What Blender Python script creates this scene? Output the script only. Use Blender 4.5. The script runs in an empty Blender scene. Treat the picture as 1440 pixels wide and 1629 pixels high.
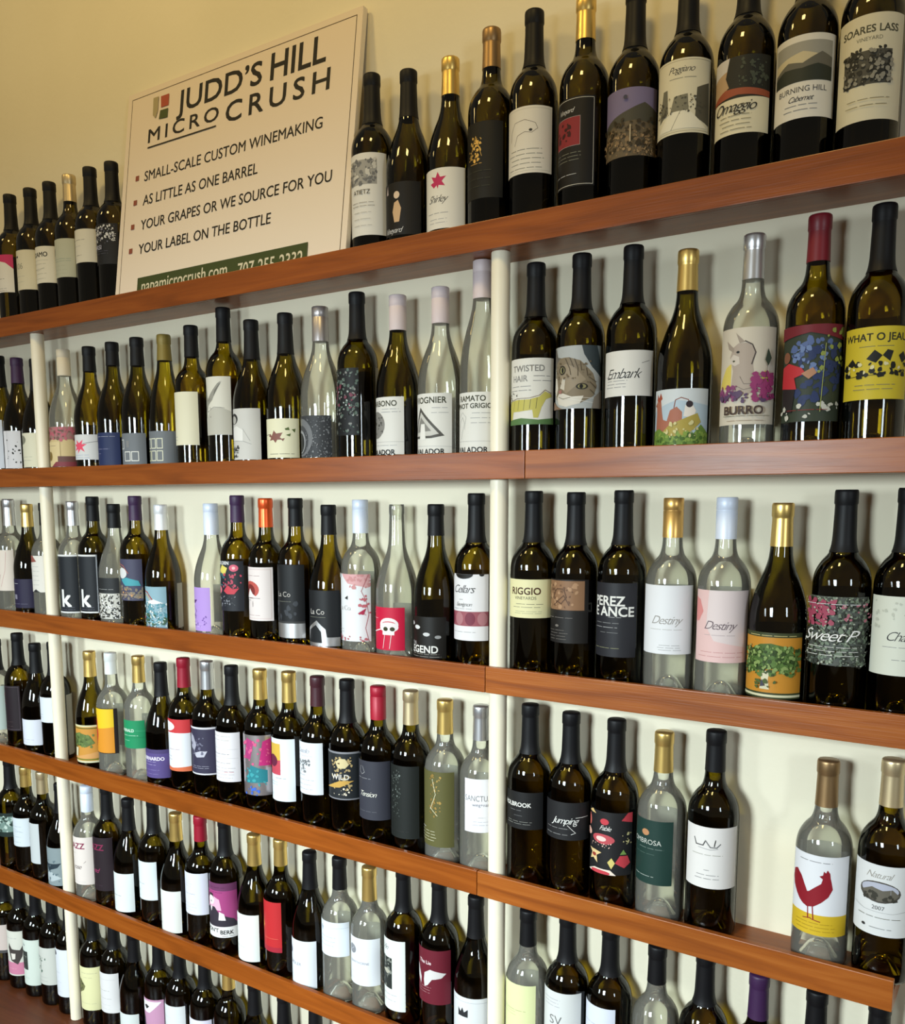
import bpy, bmesh, math, random
from mathutils import Vector, Matrix, Euler

scene = bpy.context.scene
COL = scene.collection

# ---------------------------------------------------------------- camera
cam_data = bpy.data.cameras.new('camera')
cam = bpy.data.objects.new('camera', cam_data)
COL.objects.link(cam)
YAW, PITCH, ROLL = -0.59606, -0.13231, -0.00330
fwd = Vector((math.sin(YAW)*math.cos(PITCH), math.cos(YAW)*math.cos(PITCH), math.sin(PITCH)))
r0 = Vector((math.cos(YAW), -math.sin(YAW), 0)); u0 = r0.cross(fwd)
right = r0*math.cos(ROLL)+u0*math.sin(ROLL); up = u0*math.cos(ROLL)-r0*math.sin(ROLL)
M = Matrix((right, up, -fwd)).transposed().to_4x4()
M.translation = Vector((0, -1.39851, 1.49))
cam.matrix_world = M
cam_data.sensor_fit = 'HORIZONTAL'; cam_data.sensor_width = 36.0; cam_data.lens = 36.0
cam_data.shift_x = 0.02324; cam_data.shift_y = 0.11735
cam_data.clip_start = 0.05
scene.camera = cam

# ---------------------------------------------------------------- light, world, exposure
scene.view_settings.view_transform = 'Standard'
scene.view_settings.look = 'None'
scene.view_settings.gamma = 1.0
scene.view_settings.use_curve_mapping = False
scene.view_settings.exposure = EXPOSURE = 0.0
scene.cycles.use_denoising = True
scene.cycles.max_bounces = 10
scene.cycles.transparent_max_bounces = 40
scene.cycles.glossy_bounces = 4
scene.cycles.caustics_reflective = False
scene.cycles.caustics_refractive = False

world = bpy.data.worlds.new('world'); scene.world = world; world.use_nodes = True
bg = world.node_tree.nodes['Background']
bg.inputs[0].default_value = (1.0, 0.89, 0.66, 1); bg.inputs[1].default_value = 0.19

def area(name, loc, target, sx, sy, power, color, spread=180):
    l = bpy.data.lights.new(name, 'AREA'); l.shape = 'RECTANGLE'; l.size = sx; l.size_y = sy
    l.energy = power; l.color = color; l.spread = math.radians(spread)
    o = bpy.data.objects.new(name, l); COL.objects.link(o)
    o.location = loc
    o.rotation_euler = (Vector(target)-Vector(loc)).to_track_quat('-Z', 'Y').to_euler()
    return o
area('window_daylight', (-0.95, -2.45, 1.62), (-1.05, 0, -0.22), 0.5, 0.66, 42, (0.82, 0.95, 1.0), 104)
area('fill_light_left', (-2.35, -2.45, 1.62), (-2.0, 0, -0.1), 0.4, 0.66, 18, (0.82, 0.95, 1.0), 100)  # added cool fill that brightens the left of the shelves, not a known window
area('window_daylight_side', (1.75, -2.0, 1.72), (-0.3, 0, 1.1), 0.30, 0.66, 6, (0.82, 0.93, 1.0), 110)
for lx, pw in ((-2.7, 3.7), (-1.6, 6.3), (-0.5, 8.3)):
    area('ceiling_lamp', (lx, -1.05, 3.05), (lx, 0, 2.3), 0.24, 0.24, pw, (1.0, 0.72, 0.27))

# ---------------------------------------------------------------- materials
MATS = {}
def lin(c):
    return tuple(((v/12.92) if v <= 0.04045 else ((v+0.055)/1.055)**2.4) for v in c)
def hexc(s):
    s = {'k': '151515', '99': '999'}.get(s, s)
    if len(s) in (3, 4): s = ''.join(ch*2 for ch in s[:3])
    return lin(tuple(int(s[i:i+2], 16)/255 for i in (0, 2, 4)))
def nodes_of(m):
    m.use_nodes = True
    return m.node_tree.nodes, m.node_tree.links, m.node_tree.nodes['Principled BSDF']
def solid(name, rgb, rough=0.5, metal=0.0, spec=0.5, noise=0.0, scale=60):
    if name in MATS: return MATS[name]
    m = bpy.data.materials.new(name); n, l, p = nodes_of(m)
    p.inputs['Base Color'].default_value = (*rgb, 1)
    p.inputs['Roughness'].default_value = rough; p.inputs['Metallic'].default_value = metal
    p.inputs['Specular IOR Level'].default_value = spec
    if noise:
        t = n.new('ShaderNodeTexNoise'); t.inputs['Scale'].default_value = scale; t.inputs['Detail'].default_value = 4
        c = n.new('ShaderNodeTexCoord'); l.new(c.outputs['Object'], t.inputs['Vector'])
        r = n.new('ShaderNodeMapRange'); r.inputs['To Min'].default_value = 1-noise; r.inputs['To Max'].default_value = 1+noise
        l.new(t.outputs['Fac'], r.inputs['Value'])
        mx = n.new('ShaderNodeVectorMath'); mx.operation = 'SCALE'; mx.inputs[0].default_value = rgb
        l.new(r.outputs['Result'], mx.inputs['Scale']); l.new(mx.outputs['Vector'], p.inputs['Base Color'])
    MATS[name] = m; return m
def paper(code):
    if code == 'gold': return solid('gold_foil', (0.78, 0.52, 0.16), 0.35, 0.9)
    if code == 'silv': return solid('silver_foil', (0.55, 0.54, 0.54), 0.35, 0.9)
    if code == 'foil': return solid('holographic_foil', (0.55, 0.50, 0.52), 0.3, 0.85)
    return solid('paper_'+code, tuple(v*0.76 for v in hexc(code)), 0.55, 0, 0.25)
def glass(name, tint, edge, haze=0.0):
    # thin-walled bottle glass: tinted transmission, darker where it is seen edge-on, plus a Fresnel reflection
    m = bpy.data.materials.new(name); m.use_nodes = True
    n, l = m.node_tree.nodes, m.node_tree.links
    n.remove(n['Principled BSDF']); out = n['Material Output']
    tr = n.new('ShaderNodeBsdfTransparent'); gl = n.new('ShaderNodeBsdfGlossy'); gl.inputs['Roughness'].default_value = 0.03
    lw = n.new('ShaderNodeLayerWeight'); lw.inputs['Blend'].default_value = 0.35
    mixc = n.new('ShaderNodeMix'); mixc.data_type = 'RGBA'
    mixc.inputs[6].default_value = (*tint, 1); mixc.inputs[7].default_value = (*edge, 1)
    l.new(lw.outputs['Facing'], mixc.inputs[0]); l.new(mixc.outputs[2], tr.inputs['Color'])
    fr = n.new('ShaderNodeFresnel'); fr.inputs['IOR'].default_value = 1.5
    mix = n.new('ShaderNodeMixShader'); l.new(fr.outputs['Fac'], mix.inputs['Fac'])
    body = tr.outputs[0]
    if haze:   # pale diffuse share brightens the glass, standing in for scattered light
        df = n.new('ShaderNodeBsdfDiffuse'); tl = n.new('ShaderNodeBsdfTranslucent')
        for s in (df, tl): s.inputs['Color'].default_value = (0.95, 0.94, 0.83, 1)
        hz = n.new('ShaderNodeMixShader'); hz.inputs['Fac'].default_value = 0.5; l.new(df.outputs[0], hz.inputs[1]); l.new(tl.outputs[0], hz.inputs[2])
        hm = n.new('ShaderNodeMixShader'); hm.inputs['Fac'].default_value = haze; l.new(tr.outputs[0], hm.inputs[1]); l.new(hz.outputs[0], hm.inputs[2])
        body = hm.outputs[0]
    l.new(body, mix.inputs[1]); l.new(gl.outputs[0], mix.inputs[2]); l.new(mix.outputs[0], out.inputs['Surface'])
    return m
GLASS = {'dk': glass('dark_green_glass', (0.36, 0.30, 0.045), (0.06, 0.05, 0.006)),
         'ol': glass('olive_glass', (0.52, 0.42, 0.07), (0.13, 0.10, 0.012)),
         'yg': glass('yellow_green_glass', (0.62, 0.53, 0.10), (0.28, 0.22, 0.02)),
         'clr': glass('clear_glass', (0.96, 0.97, 0.92), (0.78, 0.79, 0.68), 0.19)}
CAPS = {'black': ((0.0045, 0.0045, 0.0055), .5, 0), 'violet': ((0.035, 0.010, 0.050), .5, 0), 'maroon': ((0.05, 0.012, 0.018), .4, 0),
        'darkred': ((0.16, 0.008, 0.016), .42, 0), 'red': ((0.27, 0.006, 0.022), .45, .1), 'redscrew': ((0.34, 0.008, 0.026), .45, .1),
        'orange': ((0.75, 0.10, 0.02), .3, .5), 'gold': ((0.72, 0.50, 0.16), .33, .85), 'goldscrew': ((0.70, 0.42, 0.13), .35, .8),
        'bronze': ((0.30, 0.19, 0.09), .4, .8), 'champagne': ((0.62, 0.50, 0.30), .38, .8), 'silver': ((0.62, 0.62, 0.64), .3, .85),
        'silverscrew': ((0.42, 0.39, 0.39), .38, .75), 'cream': ((0.62, 0.55, 0.42), .5, 0), 'lilacscrew': ((0.58, 0.50, 0.52), .5, 0),
        'olive': ((0.20, 0.15, 0.03), .45, .2), 'paleblue': ((0.62, 0.68, 0.80), .42, .1), 'white': ((0.75, 0.76, 0.78), .35, .3),
        'frost': ((0.72, 0.74, 0.72), .3, .1)}
def capmat(c):
    rgb, r, mt = CAPS[c]
    return solid('capsule_'+c, rgb, r, mt, 0.22 if c == 'black' else 0.4)

def wall_material():
    m = bpy.data.materials.new('cream_painted_plaster'); n, l, p = nodes_of(m)
    p.inputs['Roughness'].default_value = 0.7; p.inputs['Specular IOR Level'].default_value = 0.2
    c = n.new('ShaderNodeTexCoord')
    t = n.new('ShaderNodeTexNoise'); t.inputs['Scale'].default_value = 3.0; t.inputs['Detail'].default_value = 6
    l.new(c.outputs['Object'], t.inputs['Vector'])
    r = n.new('ShaderNodeValToRGB')
    r.color_ramp.elements[0].position = .3; r.color_ramp.elements[0].color = (0.70, 0.645, 0.49, 1)
    r.color_ramp.elements[1].position = .7; r.color_ramp.elements[1].color = (0.75, 0.695, 0.54, 1)
    l.new(t.outputs['Fac'], r.inputs['Fac']); l.new(r.outputs['Color'], p.inputs['Base Color'])
    t2 = n.new('ShaderNodeTexNoise'); t2.inputs['Scale'].default_value = 60; l.new(c.outputs['Object'], t2.inputs['Vector'])
    b = n.new('ShaderNodeBump'); b.inputs['Strength'].default_value = 0.06; b.inputs['Distance'].default_value = 0.01
    l.new(t2.outputs['Fac'], b.inputs['Height']); l.new(b.outputs['Normal'], p.inputs['Normal'])
    return m
def wood(name, dark, mid, light, rough=0.33, off=0.0):
    m = bpy.data.materials.new(name); n, l, p = nodes_of(m)
    p.inputs['Roughness'].default_value = rough; p.inputs['Specular IOR Level'].default_value = 0.35
    c = n.new('ShaderNodeTexCoord'); mp = n.new('ShaderNodeMapping')
    mp.inputs['Location'].default_value = (off, off*2, off); mp.inputs['Scale'].default_value = (1.6, 22, 22)
    l.new(c.outputs['Object'], mp.inputs['Vector'])
    t = n.new('ShaderNodeTexNoise'); t.inputs['Scale'].default_value = 2.2; t.inputs['Detail'].default_value = 8; t.inputs['Distortion'].default_value = 0.9
    l.new(mp.outputs['Vector'], t.inputs['Vector'])
    r = n.new('ShaderNodeValToRGB'); e = r.color_ramp.elements
    e[0].position = .28; e[0].color = (*dark, 1); e[1].position = .75; e[1].color = (*light, 1)
    x = e.new(.5); x.color = (*mid, 1)
    l.new(t.outputs['Fac'], r.inputs['Fac'])
    t3 = n.new('ShaderNodeTexNoise'); t3.inputs['Scale'].default_value = 3.0; l.new(c.outputs['Object'], t3.inputs['Vector'])
    mr = n.new('ShaderNodeMapRange'); mr.inputs['To Min'].default_value = .75; mr.inputs['To Max'].default_value = 1.25; l.new(t3.outputs['Fac'], mr.inputs['Value'])
    sc = n.new('ShaderNodeVectorMath'); sc.operation = 'SCALE'; l.new(r.outputs['Color'], sc.inputs[0]); l.new(mr.outputs['Result'], sc.inputs['Scale'])
    l.new(sc.outputs['Vector'], p.inputs['Base Color'])
    mp2 = n.new('ShaderNodeMapping'); mp2.inputs['Scale'].default_value = (4, 160, 160); l.new(c.outputs['Object'], mp2.inputs['Vector'])
    t2 = n.new('ShaderNodeTexNoise'); t2.inputs['Scale'].default_value = 3; l.new(mp2.outputs['Vector'], t2.inputs['Vector'])
    b = n.new('ShaderNodeBump'); b.inputs['Strength'].default_value = 0.12; b.inputs['Distance'].default_value = 0.002
    l.new(t2.outputs['Fac'], b.inputs['Height']); l.new(b.outputs['Normal'], p.inputs['Normal'])
    return m
M_WALL = wall_material()
M_POST = solid('cream_gloss_paint', (0.76, 0.70, 0.545), 0.4, 0, 0.4, 0.04, 30)
M_WOOD = wood('stained_cherry_wood', (0.155, 0.036, 0.0035), (0.225, 0.054, 0.0055), (0.285, 0.076, 0.009))
M_WOOD2 = wood('stained_cherry_wood_board', (0.175, 0.043, 0.006), (0.25, 0.066, 0.0085), (0.32, 0.10, 0.017), 0.34, 7.3)
M_BENCH = wood('red_brown_bench_wood', (0.055, 0.014, 0.004), (0.08, 0.021, 0.006), (0.11, 0.03, 0.009), 0.42, 3.1)
M_FLOOR = wood('dark_floor_boards', (0.06, 0.03, 0.012), (0.10, 0.05, 0.02), (0.14, 0.07, 0.03), 0.5, 1.0)
M_PAPERBACK = solid('label_reverse_paper', (0.30, 0.29, 0.26), 0.7, 0, 0.2)

# ---------------------------------------------------------------- helpers
def link(name, bm, mats, parent=None, smooth=True, loc=None, sharp=38):
    me = bpy.data.meshes.new(name)
    if smooth:
        for f in bm.faces: f.smooth = True
        for e in bm.edges:
            if len(e.link_faces) == 2 and e.calc_face_angle(0) > math.radians(sharp): e.smooth = False
    bm.to_mesh(me); bm.free()
    for m in (mats if isinstance(mats, (list, tuple)) else [mats]): me.materials.append(m)
    o = bpy.data.objects.new(name, me); COL.objects.link(o)
    if parent: o.parent = parent
    if loc: o.location = loc
    return o
def empty(name, loc):
    o = bpy.data.objects.new(name, None); o.empty_display_size = 0.05; o.location = loc; COL.objects.link(o); return o
def tag(o, label=None, cat=None, group=None, kind=None):
    if label: o['label'] = label
    if cat: o['category'] = cat
    if group: o['group'] = group
    if kind: o['kind'] = kind
    return o
def box(bm, x0, x1, y0, y1, z0, z1, bev=0.0):
    r = bmesh.ops.create_cube(bm, size=1.0)
    for v in r['verts']:
        v.co = Vector((x0+(v.co.x+.5)*(x1-x0), y0+(v.co.y+.5)*(y1-y0), z0+(v.co.z+.5)*(z1-z0)))
    if bev:
        es = list({e for v in r['verts'] for e in v.link_edges})
        bmesh.ops.bevel(bm, geom=es, offset=bev, segments=2, affect='EDGES', profile=0.6)
def lathe(bm, prof, seg=44):
    rings = []
    for r, z in prof:
        if r < 1e-6: rings.append([bm.verts.new((0, 0, z))])
        else: rings.append([bm.verts.new((r*math.cos(2*math.pi*k/seg), r*math.sin(2*math.pi*k/seg), z)) for k in range(seg)])
    for a, b in zip(rings, rings[1:]):
        for k in range(seg):
            k2 = (k+1) % seg
            if len(a) == 1 and len(b) == 1: continue
            if len(a) == 1: bm.faces.new((a[0], b[k2], b[k]))
            elif len(b) == 1: bm.faces.new((a[k], a[k2], b[0]))
            else: bm.faces.new((a[k], a[k2], b[k2], b[k]))
    bmesh.ops.recalc_face_normals(bm, faces=bm.faces[:])

# ---------------------------------------------------------------- flat artwork, drawn in metres and then bent round the bottle
FONT_CACHE = {}
def text_mesh(txt, style):
    key = (txt, style)
    if key in FONT_CACHE: return FONT_CACHE[key]
    cu = bpy.data.curves.new('lettering', 'FONT'); cu.body = txt; cu.size = 1.0
    cu.resolution_u = 3; cu.align_x = 'LEFT'
    if style == 'S': cu.shear = 0.5; cu.space_character = 0.84; cu.offset = -0.006
    if style == 'W': cu.space_character = 1.35
    o = bpy.data.objects.new('lettering', cu)
    me = bpy.data.meshes.new_from_object(o)
    vs = [v.co.to_2d() for v in me.vertices]; fs = [tuple(p.vertices) for p in me.polygons]
    bpy.data.objects.remove(o); bpy.data.meshes.remove(me); bpy.data.curves.remove(cu)
    FONT_CACHE[key] = (vs, fs); return FONT_CACHE[key]

class Art:
    """Flat drawing of width W and height H; layers step forward by a hair so that ink lies on the paper."""
    def __init__(self, W, H, base, step=0.00006):
        self.bm = bmesh.new(); self.W, self.H, self.step = W, H, step
        self.mats = []; self.layer = 0
        self.quad(0, 0, 1, 1, base)
    def mat(self, code):
        m = paper(code)
        if m not in self.mats: self.mats.append(m)
        return self.mats.index(m)
    def poly(self, pts, code, new=True, clip=True):
        if new: self.layer += 1
        mi = self.mat(code)
        if clip: pts = clip_poly(pts, self.W, self.H)
        if len(pts) < 3: return
        z = self.layer*self.step
        vs = [self.bm.verts.new((x, y, z)) for x, y in pts]
        try: f = self.bm.faces.new(vs)
        except ValueError: return
        f.material_index = mi
        if f.normal.z == 0: f.normal_update()
        if f.normal.z < 0: f.normal_flip()
    def quad(self, x0, y0, x1, y1, code, new=True):
        W, H = self.W, self.H
        self.poly([(x0*W, y0*H), (x1*W, y0*H), (x1*W, y1*H), (x0*W, y1*H)], code, new)
    def ell(self, cx, cy, rx, ry, code, n=20, new=True):
        self.poly([(cx+rx*math.cos(2*math.pi*k/n), cy+ry*math.sin(2*math.pi*k/n)) for k in range(n)], code, new)
    def stroke(self, pts, w, code):
        self.layer += 1
        for a, b in zip(pts, pts[1:]):
            a, b = Vector(a), Vector(b); d = b-a
            if d.length < 1e-7: continue
            d.normalize(); n = Vector((-d.y, d.x))*w/2; e = d*w*0.3
            self.poly([a-e-n, b+e-n, b+e+n, a-e+n], code, False)
    def text(self, cx, cy, h, txt, code, style='T', maxw=0.96, fit=None, ang=0.0, weight=1.0):
        vs, fs = text_mesh(txt, style)
        if not vs: return
        self.layer += 1
        mi = self.mat(code)
        x0 = min(v.x for v in vs); x1 = max(v.x for v in vs)
        s = h/0.70; sx = s
        if fit: sx = fit/(x1-x0)
        elif (x1-x0)*s > maxw*self.W: sx = maxw*self.W/(x1-x0)
        z = self.layer*self.step
        ca, sa = math.cos(ang), math.sin(ang)
        bold = {'B': 0.020, 'W': 0.016, 'L': 0.006}.get(style, 0)*s*weight
        for n, (ox, oy) in enumerate(((0, 0), (bold, bold), (-bold, bold), (bold, -bold), (-bold, -bold)) if bold else ((0, 0),)):
            nv = []
            for v in vs:
                px, py = (v.x-(x0+x1)/2)*sx+ox, (v.y-0.35)*s+oy
                nv.append(self.bm.verts.new((cx+px*ca-py*sa, cy+px*sa+py*ca, z+n*self.step*0.1)))
            for f in fs:
                try:
                    F = self.bm.faces.new([nv[i] for i in f]); F.material_index = mi
                    F.normal_update()
                    if F.normal.z < 0: F.normal_flip()
                except ValueError: pass
    def run(self, ops):
        W, H = self.W, self.H
        xy = lambda t: tuple(float(q) for q in t.split(','))
        for op in ops.split(';'):
            t = op.split()
            if not t: continue
            k = t[0]
            if k == 'R': self.quad(*map(float, t[1:5]), t[5])
            elif k == 'E': self.ell(float(t[1])*W, float(t[2])*H, float(t[3])*W, float(t[4])*H, t[5])
            elif k == 'P':
                self.poly([(x*W, y*H) for x, y in map(xy, t[2:])], t[1], True, convex_only(t[2:], xy))
            elif k == 'L': self.stroke([(x*W, y*H) for x, y in map(xy, t[3:])], float(t[1])*0.001, t[2])
            elif k in 'TBS': self.text(float(t[1])*W, float(t[2])*H, float(t[3])*0.001*1.15, t[5].replace('_', ' '), t[4], k)
            elif k == 'N':
                rnd = random.Random(int(t[1])); n = int(int(t[2])*(1.7 if int(t[2]) >= 30 else 1.15)); s0, s1 = float(t[4])*0.0008, float(t[5])*0.0008
                a, b, c, d = map(float, t[6:10])
                self.layer += 1
                for i in range(n):
                    x, y = (a+(c-a)*rnd.random())*W, (b+(d-b)*rnd.random())*H
                    r = s0+(s1-s0)*rnd.random(); m = 7; ph = rnd.random()*6; q = 0.5+0.8*rnd.random(); an = rnd.random()*3.1
                    if i % 6 == 0: self.layer += 1
                    pts = []
                    for j in range(m):
                        rr = r*(0.65+0.6*rnd.random()); th = ph+2*math.pi*j/m
                        px, py = rr*math.cos(th), rr*q*math.sin(th)
                        pts.append((x+px*math.cos(an)-py*math.sin(an), y+px*math.sin(an)+py*math.cos(an)))
                    self.poly(pts, t[3], False)
            elif k == 'D':
                n = int(t[1]); y0, y1, x0, x1 = map(float, t[2:6]); self.layer += 1
                rnd = random.Random(int(y0*1000)+n)
                for i in range(n):
                    y = y0 if n == 1 else y0+(y1-y0)*i/(n-1)
                    x = x0+(0.12*rnd.random())*(x1-x0); xe = x1-(0.12*rnd.random())*(x1-x0)
                    while x < xe:
                        w = min((0.10+0.12*rnd.random()), xe-x); hh = 0.00075
                        self.poly([(x*W, y*H-hh/2), ((x+w)*W, y*H-hh/2), ((x+w)*W, y*H+hh/2), (x*W, y*H+hh/2)], t[6], False)
                        x += w+0.025
            elif k == 'F':
                w = float(t[2])*0.001; i = float(t[3]); self.frame(i, i*W/H, 1-i, 1-i*W/H, t[1], w)
            elif k == 'F2': self.frame(*map(float, t[1:5]), t[5], float(t[6])*0.001)
    def frame(self, x0, y0, x1, y1, code, w):
        W, H = self.W, self.H
        p = [(x0*W, y0*H), (x1*W, y0*H), (x1*W, y1*H), (x0*W, y1*H), (x0*W, y0*H)]
        self.stroke(p, w, code)
    def bend(self, R, a0, z0, a1=None):
        """Wrap on a cylinder: x runs from angle a0 (0 = facing -y, positive towards +x)."""
        bm = self.bm
        bmesh.ops.triangulate(bm, faces=[f for f in bm.faces if len(f.verts) > 4])
        k = 0.0045; x = k
        while x < self.W:
            g = [e for e in bm.edges] + [f for f in bm.faces] + [v for v in bm.verts]
            bmesh.ops.bisect_plane(bm, geom=g, plane_co=(x, 0, 0), plane_no=(1, 0, 0), dist=1e-7)
            x += k
        for v in bm.verts:
            r = R+v.co.z; a = a0+v.co.x/R; z = v.co.y+z0
            v.co = Vector((r*math.sin(a), -r*math.cos(a), z))
        bm.normal_update()
        for f in bm.faces:
            c = f.calc_center_median(); 
            if f.normal.x*c.x+f.normal.y*c.y < 0: f.normal_flip()
        return bm
def convex_only(toks, xy):
    return True
def clip_poly(pts, W, H):
    for ax, lim, sg in ((0, 0.0, 1), (0, W, -1), (1, 0.0, 1), (1, H, -1)):
        out = []; n = len(pts)
        for i in range(n):
            a, b = pts[i], pts[(i+1) % n]
            da, db = sg*(a[ax]-lim), sg*(b[ax]-lim)
            if da >= 0: out.append((a[0], a[1]))
            if (da > 0 > db) or (da < 0 < db):
                t = da/(da-db); out.append((a[0]+(b[0]-a[0])*t, a[1]+(b[1]-a[1])*t))
        pts = out
        if len(pts) < 3: return []
    return pts

# ---------------------------------------------------------------- room
bm = bmesh.new(); box(bm, -7.0, 5.0, 0.0, 0.12, 0.0, 3.2)
tag(link('wall_back', bm, M_WALL, smooth=False), kind='structure')
bm = bmesh.new(); box(bm, -7.0, 5.0, -7.0, 0.12, -0.1, 0.0)
tag(link('floor', bm, M_FLOOR, smooth=False), kind='structure')

# ---------------------------------------------------------------- shelves
Z0 = 1.49
DEPTH, LIP, FH = 0.09419, 0.018, 0.0452
SHELF_Z = [0.4389, 0.0752, -0.2848, -0.6526, -1.007]           # top of each front lip
NAMES = ['top', 'second', 'third', 'fourth', 'fifth', 'bottom']
FLOOR_Z = [z-LIP+Z0 for z in SHELF_Z]+[0.12]
ENDS = [0.6, 0.6, 0.6, -0.129, -0.129]
JOINT = [0.25, -0.703, -0.775, -0.79, -0.82]
LABELS = ['top wooden shelf holding the sign and the highest bottles',
          'second wooden shelf from the top, right below the sign',
          'third wooden shelf from the top, with the bottle-free gap near its left',
          'fourth wooden shelf from the top, whose right end shows in the photo',
          'fifth wooden shelf from the top, sloping steeply down through the lower left']
for i, z in enumerate(SHELF_Z):
    root = empty('wall_shelf', (-1.2, 0, FLOOR_Z[i]))
    tag(root, LABELS[i], 'shelf', 'long wooden wall shelves')
    zt = z+Z0-FLOOR_Z[i]; xl, xr = -3.3+1.2, ENDS[i]+1.2; xj = JOINT[i]+1.2
    bm = bmesh.new(); box(bm, xl, xr, -DEPTH+0.0105, -0.0005, -(FH-LIP), 0.0)
    link('board', bm, M_WOOD2, root, smooth=False)
    for a, b, mt in ((xl, xj-0.0006, M_WOOD), (xj+0.0006, xr, M_WOOD2)):
        bm = bmesh.new(); box(bm, a, b, -DEPTH, -DEPTH+0.0105, zt-FH, zt, 0.0012)
        link('front_lip', bm, mt, root, smooth=False)

root = empty('low_bench', (-1.2, -0.2, 0.0))
tag(root, 'low red-brown wooden bench top under the bottom row of bottles, lower left', 'bench')
bm = bmesh.new(); box(bm, -2.1, 1.9, -0.22, 0.199, 0.085, 0.12, 0.003); link('bench_top', bm, M_BENCH, root, smooth=False)
bm = bmesh.new(); box(bm, -2.05, 1.85, -0.19, 0.19, 0.0, 0.085); link('base', bm, M_BENCH, root, smooth=False)

PR = 0.0155
ordw = ['first', 'second', 'third', 'fourth', 'fifth', 'sixth', 'seventh', 'eighth', 'ninth', 'tenth', 'eleventh', 'twelfth', 'thirteenth', 'fourteenth', 'fifteenth', 'sixteenth', 'seventeenth']
POST_X = {'left': -2.04917, 'right': -0.76477}
for side, px in POST_X.items():
    for i in range(5):
        zb = FLOOR_Z[i+1]; ztop = FLOOR_Z[i]-(FH-LIP)
        bm = bmesh.new(); h = ztop-zb
        lathe(bm, [(0, 0), (PR-.001, 0), (PR, .001), (PR, h-.001), (PR-.001, h), (0, h)], 32)
        o = link('shelf_post', bm, M_POST, None, loc=(px, -DEPTH+0.0105+PR+0.0008, zb))
        tag(o, 'cream round %s post between the %s shelf and the %s' % (side, NAMES[i], 'bench' if i == 4 else NAMES[i+1]+' shelf'), 'post', 'cream round shelf posts')

# ---------------------------------------------------------------- sign
sign = empty('company_sign', (-1.4060, -0.0805, FLOOR_Z[0]+0.0004))
tag(sign, 'white winery sign board with black lettering leaning on the top shelf', 'sign')
SW, SH, SA = 0.6532, 0.4568, 0.1406
sign.rotation_euler = (-SA, 0, 0)
bm = bmesh.new(); box(bm, -SW/2, SW/2, 0, 0.012, 0, SH, 0.0015)
link('panel', bm, solid('white_sign_board', (0.70, 0.62, 0.50), 0.45), sign, smooth=False)
A = Art(SW, SH, 'f4e4d0', 0.00008)
A.frame(0.021, -0.1, 0.979, 0.971, '4a3a24', 0.0016)
A.text(0.2852, 0.4039, 0.0449, 'JUDD’S', '1a1612', 'B', fit=0.2442, weight=0.75)
A.text(0.5012, 0.4058, 0.0517, 'HILL', '1a1612', 'B', fit=0.1389, weight=0.75)
A.text(0.1840, 0.3522, 0.0287, 'MICRO', '1a1612', 'W', fit=0.2161, weight=0.75)
A.text(0.4494, 0.3458, 0.0402, 'CRUSH', '1a1612', 'W', fit=0.2710, weight=0.75)
A.text(0.3239, 0.2675, 0.0214, 'SMALL-SCALE CUSTOM WINEMAKING', '1a1612', 'L', fit=0.5027, weight=0.75)
A.text(0.2441, 0.2158, 0.0216, 'AS LITTLE AS ONE BARREL', '1a1612', 'L', fit=0.3416, weight=0.75)
A.text(0.3396, 0.1632, 0.0212, 'YOUR GRAPES OR WE SOURCE FOR YOU', '1a1612', 'L', fit=0.5361, weight=0.75)
A.text(0.2648, 0.1116, 0.0212, 'YOUR LABEL ON THE BOTTLE', '1a1612', 'L', fit=0.3901, weight=0.75)
A.quad(0.0663, 0.5735, 0.0831, 0.5976, '96503c')
A.quad(0.0646, 0.4587, 0.0814, 0.4827, '96503c')
A.quad(0.0599, 0.3452, 0.0767, 0.3693, '96503c')
A.quad(0.0580, 0.2317, 0.0749, 0.2558, '96503c')
A.stroke([(0.0773, 0.3271), (0.2866, 0.3257)], 0.003, '2a2416')
A.poly([(0.1097, 0.4289), (0.1357, 0.4287), (0.1359, 0.4046), (0.1123, 0.4048)], 'b5533a')
A.poly([(0.1105, 0.3990), (0.1354, 0.3985), (0.1351, 0.3791), (0.1076, 0.3813)], '4a5526')
A.poly([(0.0855, 0.4310), (0.1023, 0.4307), (0.1026, 0.4001), (0.0964, 0.3859), (0.0871, 0.3940)], 'b3a57c')
A.poly([(0.0749, -0.0132), (0.5615, -0.0132), (0.5615, 0.0488), (0.0749, 0.0488)], '3f4a22')
A.text(0.2203, 0.0298, 0.026, 'napamicrocrush.com', 'e0d6b8', 'L', fit=0.2604)
A.text(0.4660, 0.0218, 0.028, '707-255-2332', 'e0d6b8', 'L', fit=0.1703)
bm = A.bm
for v in bm.verts: v.co = Vector((v.co.x-SW/2, -0.0004-v.co.z, v.co.y))
bmesh.ops.reverse_faces(bm, faces=[f for f in bm.faces if f.normal.y > 0])
link('printed_face', bm, A.mats, sign, smooth=False)


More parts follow.
